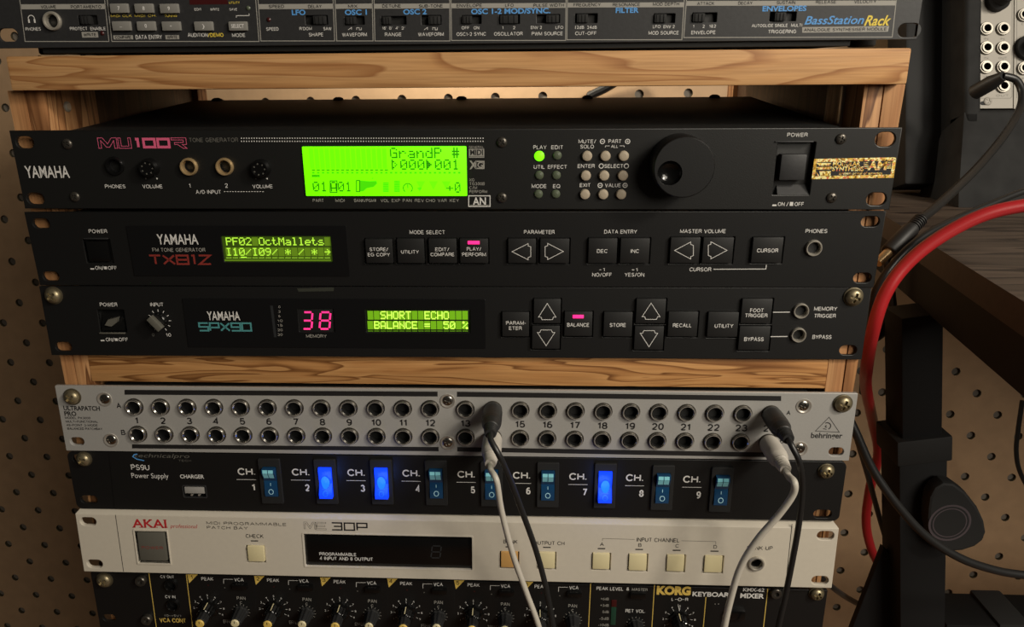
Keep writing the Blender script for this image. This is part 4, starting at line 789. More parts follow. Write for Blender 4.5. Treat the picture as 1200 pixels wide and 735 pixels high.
# ---- keyboard mixer
f = unit(6, 'keyboard_mixer', 'black mixer with numbered yellow corner flags and fluted knobs, lowest in the stack', 'mixer')
kn = [(244.8, 713), (322, 714), (399, 716), (476.5, 718), (554.8, 719.5), (633, 721.5)]; pn = [(282.5, 717), (359.5, 718.5), (436.2, 720.5), (513.8, 722), (592, 724), (671, 726), (744.7, 732)]
holes = [slot(*f.at(127.8, 724.5), 9, 5.6), circ(*f.at(121.5, 681), 3), circ(*f.at(958, 697), 3), circ(*f.at(199, 687.5), 3.6), circ(*f.at(201.5, 711), 3.6)]
front(f, holes, 'black2', 2.4, .6); chassis(f, -213, 213, -f.H + 1, -2, 3, 150)
rack_screw(f, 121.5, 681, 5.6, .9); rack_screw(f, 957.5, 697, 5.0, .4)
for x, y in ((164.5, 681.5), (171.5, 727), (909.5, 696)):
    cx, cz = f.at(x, y, 2); mb = MB(); mb.lathe([(3.6, .2), (3.6, -2.6), (3.1, -3.2), (1.7, -3.2), (1.5, -1.6), (.02, -1.6)], cx, cz, 'darkscrew', 20); mb.build('cap_bolt', f.root)
for x, y in ((199, 687.5), (201.5, 711)): jack(f, x, y, 4.6, 'gloss', 3.3, 1.8)
T = f.T
for p in (((174.5, 672), (183.5, 737)), ((218.3, 673), (226, 737)), ((692.2, 684), (689.6, 737)), ((767, 685.8), (763.8, 737)), ((827.3, 700), (824, 737)), ((899.8, 690), (894.5, 737))): f.line(p, .5, 'goldprint')
for p in (((297.6, 675), (301.5, 737)), ((375, 677), (377.5, 737)), ((453.3, 678), (455, 737)), ((532, 680), (532.3, 737)), ((612.5, 682), (611.5, 737))): f.line(p, .3, 'hole')
for i, (x, y) in enumerate(((219.5, 673), (297.7, 675), (375.2, 676.7), (453.5, 678), (532, 680), (612.8, 681.6))):
    f.ink.flat([f.at(x, y), f.at(x + 2.2, y + 10.6), f.at(x + 12.4, y + .3)], f.yl, 'goldprint'); f.yl = -.1; T(str(i + 1), x + 2.6, x + 6.4, y + 3.2, 4.6, 'ink'); f.yl = -.06
for i in range(6):
    px = (236, 313, 391, 469, 548, 626.5)[i]; py = (678.5, 680.2, 682, 684, 685.7, 687.6)[i]; T('PEAK', px, px + 14, py, 3.9)
    vx = (274.5, 350.5, 430, 508, 587, 667)[i]; vy = (679.5, 681, 683.4, 685, 687, 688.8)[i]; T('VCA', vx, vx + 11, vy, 4); f.line([(vx - 12.4, vy + 4.6), (vx - 12.4, vy - .6), (vx - 1.5, vy - .5)], .3)
    x, y = pn[i]; T('PAN', x - 5, x + 5.2, y - 15.8, 3.8, 'grey'); T('C', x - 1.4, x + 1.4, y - 10.6, 3, 'grey')
    bx = (271.5, 348.5, 427.5, 506, 585, 664.5)[i]; button(f, bx, bx + 17.5, vy + 6.2, vy + 12.2, 2.4, 'gloss', .6, 'push_button', 1)
    x, z = f.at(px + 8, py + 7.5); f.ink.disc(x, z, .5, f.yl, 'redled', 8); x, z = f.at(vx - 11, vy + 9.5); f.ink.disc(x, z, .45, f.yl, 'dim', 8)
    T('EFFECT', kn[i][0] + 17, kn[i][0] + 31, kn[i][1] + 15.5, 3.8, 'grey')
def scale_marks(cx, cz, r0, r1, a0, step, n, nums, k='white'):
    for q in range(n):
        t = math.radians(a0 - step * q); f.ink.stroke([(cx + r0 * math.cos(t), cz + r0 * math.sin(t)), (cx + r1 * math.cos(t), cz + r1 * math.sin(t))], .28, f.yl, k)
        if nums:
            s = str(nums[q]); me, a, b = text_mesh(s); sc = 1.5 / CAP; X, Z = cx + (r1 + 1.4) * math.cos(t), cz + (r1 + 1.4) * math.sin(t)
            f.ink.mesh(me, k, lambda p: (X + (p.x - (a + b) / 2) * sc, f.yl, Z - .75 + p.y * sc))
def fluted(x, y, name, ptr, cap, big=True):
    cx, cz = f.at(x, y); mb = MB(); fl = lambda t: 1 + .06 * math.cos(9 * t)
    if big:
        mb.lathe([(6.6, .2), (6.6, -1.2), (5.2, -1.6), (4.7, -8.0), (4.3, -8.4)], cx, cz, 'gloss', 72, sq=fl); mb.lathe([(3.7, -8), (3.5, -14.4), (3.1, -15), (.02, -15)], cx, cz, 'rubber', 72, sq=fl)
        t = math.radians(ptr); dxx, dzz = math.cos(t), math.sin(t); q = [(5.6, -1.5), (5.2, -8.1)]
        pts = []
        for s, (r, yy) in ((-1, q[0]), (1, q[0]), (1, q[1]), (-1, q[1])): pts.append((cx + r * dxx - s * .32 * dzz, yy, cz + r * dzz + s * .32 * dxx))
        mb.add(pts, [(0, 1, 2, 3)], 'ivory')
        L = -15.05; rc = 2.9
    else:
        mb.lathe([(5.0, .2), (5.0, -1.4), (4.4, -1.8), (3.6, -10.6), (3.3, -11)], cx, cz, 'rubber', 72, sq=fl); L = -11.4; rc = 2.8
        mb.lathe([(3.2, -10.5), (3.2, -11.2), (.02, -11.2)], cx, cz, 'rubber', 24)
    o = mb.build(name, f.root); mb = MB(); mb.lathe([(rc, L + .4), (rc, L - .3), (rc - .5, L - .8), (.02, L - .9)], cx, cz, cap, 24); mb.rect(cx - .2, cx + .2, cz + .3, cz + rc * .75, L - .95, 'ink'); mb.build('knob_cap', o)
    return cx, cz
for i, (x, y) in enumerate(kn):
    cx, cz = fluted(x, y, 'effect_knob', (86, 88, 88, 90, 91, 92)[i], 'goldprint')
    scale_marks(cx, cz, 7.3, 8.7, 210, 30, 9, (1, 2, 3, 4, 5, 6, 7, 8, 9)); 
for x, y in pn:
    cx, cz = fluted(x, y, 'pan_knob', 90, 'ivory', False); scale_marks(cx, cz, 5.0, 6.2, 210, 24, 11, None, 'grey')
cx, cz = fluted(795.7, 726, 'level_knob', 96, 'ivory'); scale_marks(cx, cz, 7.3, 8.9, 210, 30, 9, (1, 2, 3, 4, 5, 6, 7, 8, 9)); f.line([(794.5, 708.5), (799, 728)], .35)
T('PEAK LEVEL', 699, 730.5, 690, 4, 'white'); T('&', 734, 737.5, 690.3, 3.8); T('MASTER', 740.5, 759, 691, 3.3, 'grey', .01)
for i, t in enumerate(('+6dB', '+3dB', '0dB', '-5dB', '-10dB')): T(t, (704, 703.5, 706, 702.5, 701)[i], 713.5, (702, 709.6, 717.2, 725, 732.6)[i], 3, 'grey')
mb = MB(); a, b, c, d = f.R(716.5, 722.5, 703, 711, 0); mb.box(a, b, -.5, .3, c, d, 'redled', .2); mb.box(a, b, -.5, .3, c - 14, c - .2, 'greenbar', .2); mb.build('level_meter', f.root)
button(f, 738.5, 757, 696, 702.5, 2.4, 'gloss', .6, 'push_button', 1); T('RET VOL.', 733, 756.5, 716.2, 4, 'white')
T('KORG', 769.6, 809.6, 692.3, 8.8, 'goldprint', .06); T('KEYBOARD', 811.5, 861.5, 696.8, 5, 'white', .03); T('MIXER', 867.5, 895.5, 698.5, 5.2, 'white', .03); T('KMX-62', 870.8, 895.8, 691.4, 3.9, 'white', .02)
T('L', 787, 789.5, 702.4, 3.6); T('R', 803, 806.5, 702.7, 3.6); x, z = f.at(796.7, 702.6); f.ink.ringflat(x, z, .9, 1.3, f.yl, 'white'); f.line([(791, 702.5), (794, 702.5)], .25); f.line([(799.3, 702.6), (802, 702.6)], .25)
for x, y in ((838, 708), (842, 708)): f.ink.disc(*f.at(x, y), .35, f.yl, 'grey', 8)
button(f, 851, 873.5, 716.8, 728, 3, 'gloss', .9, 'push_button', 1)
T('CV OUT', 188, 204, 676, 3.3, 'white'); T('CV IN', 193.5, 205.5, 699.5, 3.3); T('(0-+5V)', 193, 212, 721.6, 2.5, 'grey'); T('VCA CONT', 187, 218, 727.2, 5, 'goldprint', .01)
f.done()

# ---- synthesizer on the top board
f = Face('synthesizer_module', 'black synthesizer module with grey keys and white ruled boxes, standing on the wooden top board', 'synthesizer', (1.5, -3.0, 43.2 + 44.45), [0, 0, math.radians(-.16)]); f.H = 44.45
SWS = [(92, 114, 94, 106, 18, 29), (358, 384, 367, 382, 18, 29), (404, 427, 405, 417, 19, 29), (447, 476, 448, 458, 19, 29), (494, 517, 502, 516, 18, 29), (541, 564, 541.5, 553, 18, 28), (585, 609, 586, 607, 17, 28), (629, 656, 640, 655, 17, 27), (674, 700, 676, 689, 16, 27), (766, 791, 767, 781, 16, 27), (811, 840, 812, 826, 15, 26), (902, 933, 908, 921, 14, 25)]
holes = [slot(*f.at(9, 41), 11, 6.6), slot(*f.at(1065.5, 35.5), 11, 6.6), circ(*f.at(59.5, 24.5), 3.9)] + [hrect(f, *q[:2], *q[4:], .3) for q in SWS]
front(f, holes, 'greyblack', 2.4); chassis(f, -214, 210, -f.H - 2.9, -1.5, 2.5, 215)
for x, y0 in ((65, 20), (1005, 22), (80, 190), (985, 190)):
    p = onY(x, 60, y0); q = f.I @ p; qx = q.x if y0 < 100 else (-190 if x < 500 else 190); mb = MB(); mb.lathe([(7, 0), (7, -3), (6.2, -3.9), (.02, -3.9)], 0, 0, 'rubber', 20)
    o = mb.build('rubber_foot', f.root); o.rotation_euler = (math.pi / 2, 0, 0); o.location = (qx * S, y0 * S, (-f.H + .9) * S)
T = f.T; k = 'grey'
for x0t, x0b, x1t, x1b, yb in ((23, 29.5, 122.5, 127.7, 48.6), (125.5, 131.2, 299.5, 303.6, 48.6), (302.3, 305.8, 390.3, 392.2, 48), (392.6, 394.6, 436.2, 437.2, 48), (438.3, 439.4, 527, 527.2, 48), (528.6, 529.2, 663.3, 662.8, 47.4), (665, 664.3, 802, 799, 46.6), (804.5, 801.2, 1050.5, 1045.5, 44)):
    f.line([(x0t, -2), (x0b, yb), (x1b, yb - (.6 if x1b > 800 else 0)), (x1t, -2)], .4, k)
for a, b, y0, y1 in ((23.6, 123.5, 4.7, 11), (303, 390.8, 4.5, 10.8), (393, 436.5, 4.3, 10.4), (438.6, 526.9, 4.1, 10.2), (529, 663.2, 3.6, 9.6), (665, 801.5, 2.8, 8.8), (804, 1049.5, .8, 6.8)): f.ink.flat([f.at(a, y0 + .4), f.at(b, y0 - .2), f.at(b, y1 - .4), f.at(a + .4, y1)], f.yl, 'grey')
f.yl = -.12
for t, a, b, y in (('VOLUME', 48, 66, 8), ('PORTAMENTO', 83, 119, 8), ('SPEED', 315, 333, 7.6), ('DELAY', 361, 377, 7.6), ('MIX', 408, 419, 7.3), ('DETUNE', 448, 470, 7), ('SUB-TONE', 491, 519, 7), ('ENVELOPE', 535, 565, 6.5), ('LFO', 592, 602, 6.3), ('PULSE WIDTH', 625, 661, 6.2), ('FREQUENCY', 672, 704, 5.6), ('RESONANCE', 718, 750, 5.4), ('MOD DEPTH', 765, 796, 4.8), ('ATTACK', 817, 837, 4.1), ('DECAY', 865, 882, 3.6), ('SUSTAIN', 910, 932, 3), ('RELEASE', 956, 980, 2.4), ('VELOCITY', 1001, 1027, 1.9)): T(t, a, b, y, 3.9, 'ink', .01)
for t, a, b, y in (('LFO', 342, 358, 14.6), ('OSC 1', 404, 430, 14.4), ('OSC 2', 472.5, 500, 13.8), ('OSC 1-2 MOD/SYNC.', 552, 645, 13), ('FILTER', 721.5, 748.5, 12), ('ENVELOPES', 893.5, 945, 10)): T(t, a, b, y, 5.8, 'blue', .03)
for t, a, b, y, h in (('PROTECT', 82, 102.5, 33.6, 3.8), ('ENABLE', 106, 124, 33.6, 3.8), ('PHONES', 30, 48, 34, 3.9), ("R'DOM", 351, 365.5, 33.6, 3.7), ('SAW', 379, 388.5, 33.6, 3.7), ('SHAPE', 362, 379, 40.6, 4.2), ('SPEED', 312, 326.5, 34, 3.9), ('WAVEFORM', 401, 430, 40.6, 4.2), ('RANGE', 451, 470.5, 40.4, 4.2), ("16'", 448, 453, 33, 3.5), ("8'", 456, 460, 33, 3.5), ("4'", 463.5, 467.5, 33, 3.5), ("2'", 470.5, 474.5, 33, 3.5),
                      ('WAVEFORM', 490, 520, 40.2, 4.2), ('OFF', 541, 550, 32.6, 3.7), ('ON', 555, 561.5, 32.6, 3.7), ('OSC1-2 SYNC', 535, 569.5, 39.9, 4.2), ('1', 588.5, 590, 32.4, 3.7), ('2', 601, 604, 32.4, 3.7), ('OSCILLATOR', 579, 612.5, 39.6, 4.2), ('ENV 2', 622, 635, 32.2, 3.7), ('LFO', 651, 660, 32.2, 3.7), ('PWM SOURCE', 623, 659.5, 39.4, 4.2),
                      ('12dB', 674, 684.5, 32, 3.7), ('24dB', 688, 699.5, 32, 3.7), ('CUT-OFF', 674, 699, 39, 4.2), ('LFO', 765, 774, 31.2, 3.7), ('ENV 2', 777.5, 790.5, 31.2, 3.7), ('MOD SOURCE', 760, 795.5, 38.5, 4.2), ('1', 812, 813.5, 30.8, 3.7), ('2', 823, 826, 30.8, 3.7), ('1&2', 831, 839, 30.6, 3.7), ('ENVELOPE', 810, 838.5, 38, 4.2), ('AUTOGLIDE', 881, 906, 30, 3.7), ('SINGLE', 908, 923, 29.8, 3.7), ('MULTI', 927, 940, 29.6, 3.7), ('TRIGGERING', 900, 933, 37, 4.3),
                      ('EDIT', 228, 236.5, 11, 2.9), ('WRITE', 246.5, 257, 11, 2.9), ('SAVE', 269, 278, 11, 2.9), ('DATA ENTRY', 159, 190, 43.5, 4.9), ('AUDITION', 220, 243.5, 41, 4.6), ('MODE', 272, 287.5, 41.2, 4.4)): T(t, a, b, y, h, 'white')
T('/DEMO', 243.7, 262, 41, 4.6, 'yellow', .01); T('MIDI CLK', 130, 154.5, 18.7, 2.8, 'yellow'); T('MIDI CH.', 158, 183.5, 18.5, 2.8, 'yellow'); T('TUNING', 193, 207.5, 18.6, 2.8, 'yellow'); T('UTILITY', 268.5, 281, 3, 2.8, 'yellow')
for a, b, y0, y1, t in ((96, 115, 37.4, 44, 'WRITE'), (133, 156, 41.4, 46.2, 'COMPARE'), (194, 210, 41.2, 46, 'WRITE')):
    f.yl = -.06; f.ink.rect(*f.R(a, b, y0, y1), f.yl, 'grey'); f.yl = -.12; T(t, a + 2, b - 2, (y0 + y1) / 2, 3.6, 'ink', .01)
f.line([(277, 20.8), (277, 18.4), (292, 18.2), (292, 15.8)], .3); f.line([(471, 33.8), (471, 33.8 + .1)], .1)
for x in (408, 497): f.line([(x, 35), (x + 4, 32.2), (x + 4, 35)], .25, 'white'); f.line([(x + 10, 35), (x + 10, 32.4), (x + 13, 32.4), (x + 13, 35), (x + 15.5, 35), (x + 15.5, 32.4)], .25, 'white')
x, z = f.at(37, 22); f.ink.ringflat(x, z, 1.5, 1.9, f.yl, 'white', -10, 190, 16); f.ink.rect(x - 2.0, x - 1.1, z - 2.0, z - .2, f.yl, 'white'); f.ink.rect(x + 1.1, x + 2.0, z - 2.0, z - .2, f.yl, 'white')
T('BassStation', 943, 1012.5, 23.5, 9.4, 'blue', .015, shear=.28); T('Rack', 1013, 1044, 24, 11.5, 'yellow', .02, shear=.35)
f.yl = -.06; f.ink.flat([f.at(*q) for q in ((940, 31.8), (1042, 30.6), (1040.5, 37.2), (940, 38.4))], f.yl, 'grey'); f.yl = -.12; T('ANALOGUE SYNTHESISER MODULE', 942, 1039, 34.6, 3.8, 'ink', .01)
f.yl = -.06
f.ink.rect(*f.R(222, 267, -3, 5.2), f.yl, 'redled')
jack(f, 59.5, 24.5, 4.8, 'nickel', 3.3, 2.0)
for x, y, kk in ((120, 39, 'redled'), (315, 23, 'redled'), (291, 9.5, 'offled')): cx, cz = f.at(x, y); mb = MB(); mb.lathe([(1.1, .2), (1.1, -.3), (.5, -.7), (.02, -.75)], cx, cz, kk, 14); mb.build('indicator_lamp', f.root)
for q in SWS:
    mb = well(f, q[0], q[1], q[4], q[5], 3, 'hole'); a, b, c, d = f.R(*q[2:4], q[4] + .5, q[5] - .5, 1); mb.box(a, b, -1.2, 2.8, c, d, 'rubber', .3)
    for j in range(3): mb.box(a + (b - a) * (.2 + .3 * j) - .2, a + (b - a) * (.2 + .3 * j) + .2, -1.5, -1.1, c + .3, d - .3, 'rubber', .05)
    mb.build('slide_switch', f.root)
for x0, x1, y0, y1, t in ((128.5, 149.5, 4, 15.3, '7'), (157.3, 179, 4, 15.3, '8'), (186.8, 208.7, 4.2, 15.5, '9'), (131, 152.5, 24.7, 36, '-'), (160, 181.5, 24.8, 36, '0'), (189.3, 211, 25, 36, '+'), (227.3, 249, 25, 36, ')'), (267.5, 289.3, 25, 36, 'SELECT')):
    def lg(mb, t=t, x0=x0, x1=x1, y0=y0, y1=y1):
        w = 15 if t == 'SELECT' else 2.6; f.T(t, (x0 + x1 - w) / 2, (x0 + x1 + w) / 2, (y0 + y1) / 2 + (1.0 if t == '-' else 0), 4.2 if t not in '-+' else 2.2, 'white', .02, mb, 2.0)
    button(f, x0, x1, y0, y1, 2.0, 'greykey', .6, 'key', .3, lg)
f.done()
# ---------------------------------------------------------------- patch cables plugged into the silver patch bay
def cable(name, label, cat, parts, group=None):
    o = thing(name, label, cat, (0, 0, -950), group); o.location = (0, 0, 0)
    for nm, mb in parts: mb.build(nm, o, world=True)
    return o
def patch(label, base, pts, r, plugk, cordk, L=33.0):
    x, y, z = base; mb = MB()
    prof = [(4.0, -1.4), (5.5, -1.6), (5.9, -4), (5.9, -17), (5.6, -20), (4.3, -24), (4.3, -25)]
    for i in range(4): prof += [(3.9 - i * .25, -25.3 - i * 1.9), (4.2 - i * .25, -26.2 - i * 1.9)]
    prof += [(3.0, -L), (r, -L)]
    mb.lathe(prof, x, z, plugk, 26, y); m2 = MB(); m2.lathe([(3.0, 4), (3.0, -1.4)], x, z, 'nickel', 18, y)
    c = MB(); p0 = (x, y - L + 1, z); e = pts[-1]; c.tube([p0, (x + .6, y - L - 4, z - 2)] + pts + [(e[0] + 4, e[1] - 4, -560), (e[0] - 6, e[1] + 10, -760), (e[0] + 8, e[1] + 6, -900)], r, cordk, 12, 8)
    cable('patch_cable', label, 'cable', [('plug', mb), ('plug_tip', m2), ('cord', c)], 'patch cables in the silver patch bay')
def cp(px, py, y): p = onY(px, py, y); return (p.x, p.y, p.z)
A14 = PB_A[13]; B14 = PB_B[13]; A24 = PB_A[23]; B24 = PB_B[23]
patch('dark patch cable plugged into upper socket 14', A14, [cp(585, 534, -40), cp(597, 560, -36), cp(612, 600, -30), cp(628, 645, -27), cp(640, 690, -27), cp(650, 745, -28), cp(655, 800, -30)], 1.75, 'blackplug', 'blackcable')
patch('pale patch cable plugged into lower socket 14', B14, [cp(582, 564, -43), cp(588, 600, -40), cp(601, 650, -36), cp(617, 695, -33), cp(633, 740, -32), cp(645, 800, -32)], 1.75, 'whiteplug', 'greycable')
patch('dark patch cable plugged into upper socket 24 at the right end', A24, [cp(937, 543, -38), cp(940, 575, -34), cp(936, 615, -32), cp(929, 655, -31), cp(920, 700, -30), cp(910, 745, -30), cp(903, 790, -30)], 1.75, 'blackplug', 'blackcable')
patch('pale patch cable plugged into lower socket 24 at the right end', B24, [cp(931, 566, -43), cp(929, 580, -42), cp(913, 603, -40), cp(888, 632, -38), cp(869, 662, -36), cp(858, 695, -35), cp(848, 740, -35), cp(842, 790, -35)], 2.0, 'whiteplug', 'greycable')

# ---------------------------------------------------------------- desk beside the rack
desk = thing('desk', 'dark brown desk on black steel legs beside the rack', 'desk', (0, 0, -950)); desk.location = (0, 0, 0)
ZD = -86.0; e0 = onZ(1199, 353, ZD); e1 = onZ(1045, 258, ZD); dv = Vector((e1.x - e0.x, e1.y - e0.y, 0)).normalized(); nv = Vector((dv.y, -dv.x, 0))
def dpt(a, b, z): q = Vector((e0.x, e0.y, 0)) + dv * a + nv * b; return (q.x, q.y, z)
def dbox(a0, a1, b0, b1, z0, z1, k, name, parent=desk, mb=None, top=None):
    m = mb or MB(); v = [dpt(a, b, z) for z in (z0, z1) for a, b in ((a0, b0), (a1, b0), (a1, b1), (a0, b1))]
    m.add(v, [(0, 1, 5, 4), (1, 2, 6, 5), (2, 3, 7, 6), (3, 0, 4, 7), (3, 2, 1, 0)], k); m.add(v[4:], [(0, 1, 2, 3)], top or k)
    return m.build(name, parent, world=True) if mb is None else m
dbox(-14, 440, 0, 900, ZD - 17, ZD, 'deskedge', 'desktop', top='desk')
dbox(-8, 400, 6, 26, ZD - 50, ZD - 17.2, 'steel', 'side_rail')
def obox(mb, p, q, w, d, k, bev=.8):                                           # a square bar from p to q
    p, q = Vector(p), Vector(q); ax = (q - p).normalized(); xx = Vector((1, 0, 0)); xx = (xx - ax * xx.dot(ax)).normalized(); yy = ax.cross(xx)
    mx = Matrix((xx, yy, ax)).transposed().to_4x4(); mx.translation = p; mb.box(-w / 2, w / 2, -d / 2, d / 2, 0, (q - p).length, k, bev, 2, mx)
t0 = onY(1070, 300, 114); t1 = onY(1070, 440, 114); ax = (t1 - t0).normalized()
def pp(s): q = t0 + ax * s; return (q.x, q.y, q.z)
sL = lambda z: (t0.z - z) / -ax.z
leg = MB(); obox(leg, pp(sL(ZD - 50.3)), pp(sL(-243)), 28, 28, 'steel'); L_ = leg.build('leg', desk, world=True)
mb = MB(); obox(mb, pp(sL(-240)), pp(sL(-900)), 34, 32, 'steel'); mb.build('outer_tube', L_, world=True)
mb = MB(); obox(mb, pp(sL(-229)), pp(sL(-249)), 39, 37, 'rubber', 1.5); mb.build('collar', L_, world=True)
foot = MB(); q = pp(sL(-900)); foot.box(q[0] - 30, q[0] + 30, -150, 340, -949, -900, 'steel', 2); foot.build('foot', desk, world=True)
kc = onY(1116, 605, 88); mb = MB(); out = []
for px, py in ((1088, 596), (1090, 583), (1096, 572), (1106, 566), (1118, 567), (1132, 577), (1146, 595), (1154, 612), (1156, 624), (1152, 634), (1143, 641), (1128, 646), (1112, 647), (1098, 641), (1090, 628), (1087, 611)): p = onY(px, py, 84); out.append((p.x, p.z))
plate(mb, [out], 84, 96, 'rubber', 2.0); kb = mb.build('height_knob', L_, world=True)
rc = onY(1113, 613, 83.9); mb = MB(); mb.ringflat(rc.x, rc.z, 13.6, 15.2, 83.85, 'ring', seg=40); mb.ringflat(rc.x, rc.z, 11.4, 12.3, 83.85, 'ring', seg=40); mb.build('ring_mark', kb, world=True)
mb = MB(); plate(mb, [[(q.x, q.z) for q in (onY(px, py, 118) for px, py in ((1034, 640), (1050, 655), (1050, 800), (972, 800)))]], 116, 122, 'steel', .8); mb.build('brace', desk, world=True)
a = onY(1108, 695, 168); mb = MB(); mb.box(a.x - 20, 900, 126, 168, -470, a.z, 'steel', 1); mb.build('cross_beam', desk, world=True)
a = onY(1154, 691, 170); mb = MB(); mb.box(a.x - 13, a.x + 13, 124, 170, a.z - 30, a.z, 'rubber', 2); mb.build('beam_clip', desk, world=True)
dbox(200, 230, 800, 830, -949, ZD - 17.2, 'steel', 'leg'); dbox(-200, -170, 800, 830, -949, ZD - 17.2, 'steel', 'leg')

# ---------------------------------------------------------------- modular synthesizer case on the desk
o = onY(1147, 128, 285)
f = Face('modular_case', 'black moulded case of a modular synthesizer standing on the desk', 'synthesizer case', tuple(o), [math.radians(-17), 0, 0])
mb = MB()
mb.box(-14, 260, 14, 72, -48, 172, 'steel', 4); mb.box(-46, 200, 34, 72, -60, 172, 'steel', 3); mb.box(-15, -.8, -6, 20, -16, 172, 'molded', 4, 4); mb.box(-15, 260, -6, 20, -19, -1.6, 'molded', 4, 4)
zf = lambda yy: (-85.8 - o.z + .2924 * yy) / .9563
v = [(-15, -5, -4), (260, -5, -4), (-24, -14, -76), (260, -14, -76), (-23, -12, zf(-12)), (260, -12, zf(-12)), (-15, 30, -12), (260, 30, -12), (-20, 60, zf(60)), (260, 60, zf(60))]
mb.add(v, [(0, 1, 3, 2), (2, 3, 5, 4), (4, 5, 9, 8), (8, 9, 7, 6), (6, 7, 1, 0), (0, 2, 4, 8, 6), (1, 7, 9, 5, 3)], 'molded'); mb.build('body', f.root)
def sub(name, label, group=None):
    g = Face(name, label, 'synthesizer module', tuple(o), [math.radians(-17), 0, 0], group); return g
g = sub('synthesizer_module', 'pale grey synthesizer module at the left end of the black moulded case'); f = g
xa = f.at(1187.5, 60)[0]; mb = MB(); jl = [(1156, 33.5), (1175.5, 33.5), (1156, 56), (1175.5, 56), (1155.5, 78.5), (1175.5, 78.5), (1175.5, 101)]
plate(mb, [rrect(0.2, xa, 0.6, 168)] + [circ(*f.at(x, y), 3.6, 18) for x, y in jl], 0, 2, 'mod', .2); f.plate_mb = mb
def mini(f, x, y):
    cx, cz = f.at(x, y, 1); mb = MB(); q = abs(f.at(x + 8, y)[0] - f.at(x - 8, y)[0]) / 9.2; mb.lathe([(4.6 * q, .2), (4.6 * q, -1.3 * q), (4.3 * q, -1.6 * q), (3.6 * q, -1.6 * q), (3.5 * q, -2.6 * q), (2.5 * q, -2.6 * q), (2.2 * q, -1.5 * q), (2.0 * q, 6), (.01, 6)], cx, cz, ['modnut', 'modnut', 'modnut', 'modnut', 'modnut', 'jackmetal', 'hole', 'hole'], 24); mb.build('jack_socket', f.root)
for x, y in jl: mini(f, x, y)
screw(f, 1158, 118.5, 3.6, 1.2, 'mod')
sl = slot(*f.at(1155, 121), 9, 3.4); f.ink.flat(sl, f.yl, 'hole'); f.line([(1147.5, 115.2), (1184, 115.2), (1186, 113), (1186, 0)], .3, 'dim')
for t, a, b, y in (('IN', 1153, 1158, 45.5), ('IN', 1172, 1177, 45.5), ('IN', 1153, 1158, 68), ('OUT', 1170, 1180, 68), ('LIN', 1153, 1158, 90), ('OUT', 1167, 1182, 112)): f.T(t, a, b, y, 2.4, 'dim')
cx, cz = f.at(1177, -4, 12); mb = MB(); mb.lathe([(9, -.1), (9, -6), (6.5, -8), (6, -18), (5.4, -18.6)], cx, cz, 'rubber', 32); kn_ = mb.build('knob', f.root)
mb = MB(); mb.lathe([(5.4, -18), (5.2, -19), (4, -19.6), (.02, -19.8)], cx, cz, 'white', 28); mb.build('knob_cap', kn_)
f.done()
g = sub('synthesizer_module', 'pale grey synthesizer module cut off by the right edge of the photo'); f = g
mb = MB(); plate(mb, [rrect(xa + .7, xa + 70, 0.2, 168)] + [circ(*f.at(x, y), 3.6, 18) for x, y in ((1200, 17.5), (1200, 80))], 0, 2, 'mod', .2); f.plate_mb = mb
for x, y in ((1200, 17.5), (1200, 80)): mini(f, x, y)
f.T('CV', 1197, 1202, 28, 2.6, 'dim'); f.T('IN', 1197, 1202, 92, 2.6, 'dim'); f.line([(1191.5, 0), (1191.5, 115)], .3, 'dim')
cx, cz = f.at(1213, 52, 10); mb = MB(); mb.lathe([(11, -.1), (11, -5), (7, -7), (6.4, -16), (5.8, -16.6), (.02, -16.6)], cx, cz, 'rubber', 32); mb.build('knob', f.root)
f.done()
# ---------------------------------------------------------------- loose cables on the right
c = MB(); c.tube([cp(1260, 236, 20), cp(1200, 241, 25), cp(1150, 253, 28), cp(1100, 279, 30), cp(1062, 310, 30), cp(1037, 345, 28), cp(1023, 388, 30), cp(1016, 428, 52), cp(1015, 455, 98), cp(1023, 495, 150), cp(1029, 532, 172), cp(1019, 575, 190), cp(1015, 612, 200), cp(1021, 643, 205), cp(1033, 668, 210), cp(1050, 700, 215), cp(1065, 760, 225)], 3.9, 'redcable', 16, 8)
tag(c.build('cable', None, world=True), 'thick red cable curving down between the rack and the desk', 'cable')
def plugtube(mb, p, q, prof, k):
    p, q = Vector(p), Vector(q); ax = (q - p).normalized(); a = ax.orthogonal().normalized(); b = ax.cross(a); n = 18; v = []
    for r, t in prof:
        for i in range(n): v.append(p + ax * t + a * (r * math.cos(2 * math.pi * i / n)) + b * (r * math.sin(2 * math.pi * i / n)))
    m = len(prof); mb.add(v, [(j * n + i, j * n + (i + 1) % n, (j + 1) * n + (i + 1) % n, (j + 1) * n + i) for j in range(m - 1) for i in range(n)] + [tuple(range(n)), tuple(range((m - 1) * n, m * n))], k)
p, q = cp(1037, 300, 60), cp(1080, 256, 82); ln = (Vector(q) - Vector(p)).length
pl = MB(); plugtube(pl, p, q, [(4.5, 4), (5.2, 5), (5.2, ln * .7), (4.2, ln * .72)] + [(s, ln * (.72 + .045 * i + d)) for i in range(6) for s, d in ((4.4, .005), (4.4, .025), (3.1, .03), (3.1, .043))] + [(2.6, ln)], 'blackplug')
ti = MB(); plugtube(ti, p, q, [(2.6, -8), (3.0, -6), (3.0, 5)], 'gold')
c = MB(); c.tube([q, cp(1093, 246, 92), cp(1112, 229, 110), cp(1145, 197, 150), cp(1176, 160, 190), cp(1194, 130, 220), cp(1198, 110, 232), cp(1191, 94, 238), cp(1176, 89, 240)], 3.0, 'blackcable', 12, 8)
p2, q2 = cp(1141, 109, 262), cp(1176, 89, 240); l2 = (Vector(q2) - Vector(p2)).length; e = MB(); plugtube(e, p2, q2, [(5.2, 0), (6.2, 1), (6.2, l2 * .6), (5, l2 * .8), (4, l2)], 'blackplug')
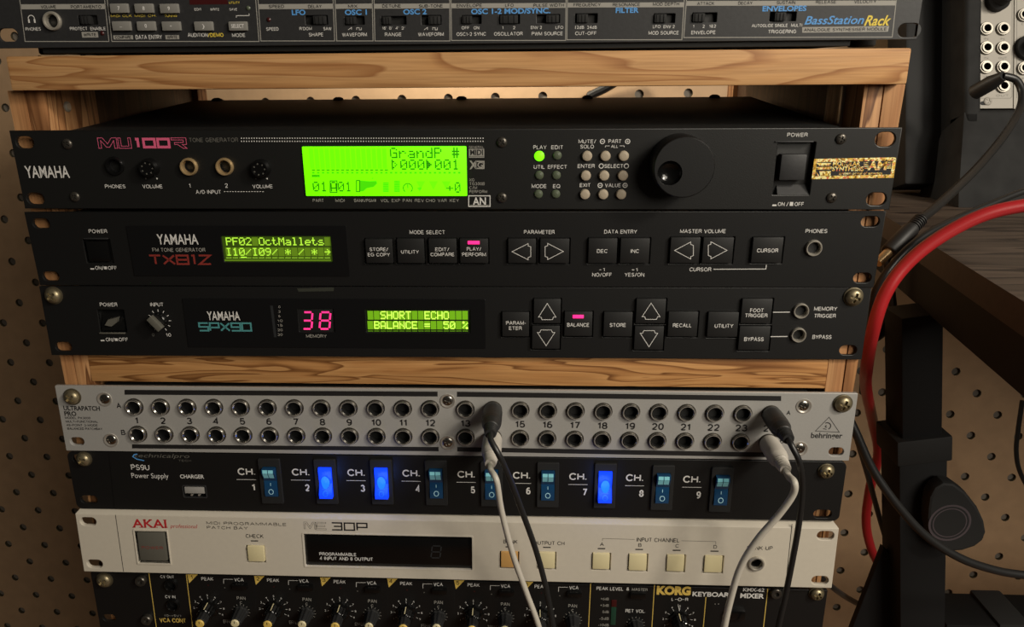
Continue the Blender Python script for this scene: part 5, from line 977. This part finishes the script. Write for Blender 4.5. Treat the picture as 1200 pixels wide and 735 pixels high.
cable('audio_cable', 'black cable from the pale grey module to a plug lying on the desk corner', 'cable', [('plug', pl), ('plug_tip', ti), ('cord', c), ('plug', e)])
c = MB(); c.tube([cp(1260, 205, 120), cp(1200, 224, 105), cp(1160, 240, 92), cp(1120, 257, 78), cp(1085, 275, 62), cp(1055, 300, 50), cp(1032, 330, 46), cp(1020, 360, 60), cp(1015, 400, 110), cp(1010, 460, 160)], 2.3, 'blackcable', 12, 8)
tag(c.build('cable', None, world=True), 'black cable running alongside the thick red cable', 'cable')
c = MB(); c.tube([cp(985, 470, 60), cp(1002, 505, 55), cp(1022, 549, 50), cp(1050, 590, 46), cp(1085, 628, 45), cp(1125, 654, 46), cp(1165, 668, 50), cp(1200, 674, 54), cp(1260, 680, 60)], 2.9, 'blackcable', 12, 8)
tag(c.build('cable', None, world=True), 'black woven cable sagging across the desk leg to the right', 'cable')
c = MB(); c.tube([cp(990, 470, 75), cp(1003, 510, 90), cp(1015, 550, 110), cp(1026, 590, 140), cp(1036, 625, 160), cp(1050, 670, 190)], 2.2, 'blackcable', 10, 6)
tag(c.build('cable', None, world=True), 'thin black cable hanging behind the woven one beside the power supply', 'cable')
c = MB(); c.tube([cp(955, 670, 90), cp(975, 688, 110), cp(995, 702, 145), cp(1015, 711, 168), cp(1045, 718, 200)], 2.4, 'blackcable', 10, 6)
tag(c.build('cable', None, world=True), 'short black cable passing behind the lowest right corner of the rack', 'cable')
c = MB(); c.tube([cp(1198, 470, 300), cp(1193, 505, 300), cp(1191, 530, 300), cp(1196, 555, 300), cp(1215, 590, 300)], 2.2, 'blackcable', 10, 6)
tag(c.build('cable', None, world=True), 'thin black cable against the pegboard at the right edge', 'cable')
e = MB(); p, q = cp(1020, 393, 140), cp(1043, 377, 150); ln = (Vector(q) - Vector(p)).length; plugtube(e, p, q, [(6, 0), (7, 2), (7, ln * .5)] + [(s, ln * (.5 + .12 * i + d)) for i in range(4) for s, d in ((6.6, .01), (6.6, .07), (5, .08), (5, .11))] + [(4, ln)], 'blackplug')
c = MB(); c.tube([q, cp(1046, 363, 152), cp(1043, 335, 160), cp(1037, 290, 175)], 3.2, 'blackcable', 10, 6)
cable('audio_cable', 'black ribbed plug hanging from a short cable in the gap behind the red cable', 'cable', [('plug', e), ('cord', c)])
c = MB(); c.tube([cp(690, 113, 420), cp(700, 108, 418), cp(712, 102, 416), cp(740, 85, 410)], 4.5, 'blackcable', 10, 6)
tag(c.build('cable', None, world=True), 'dark cable in the bright gap behind the green screen unit', 'cable')
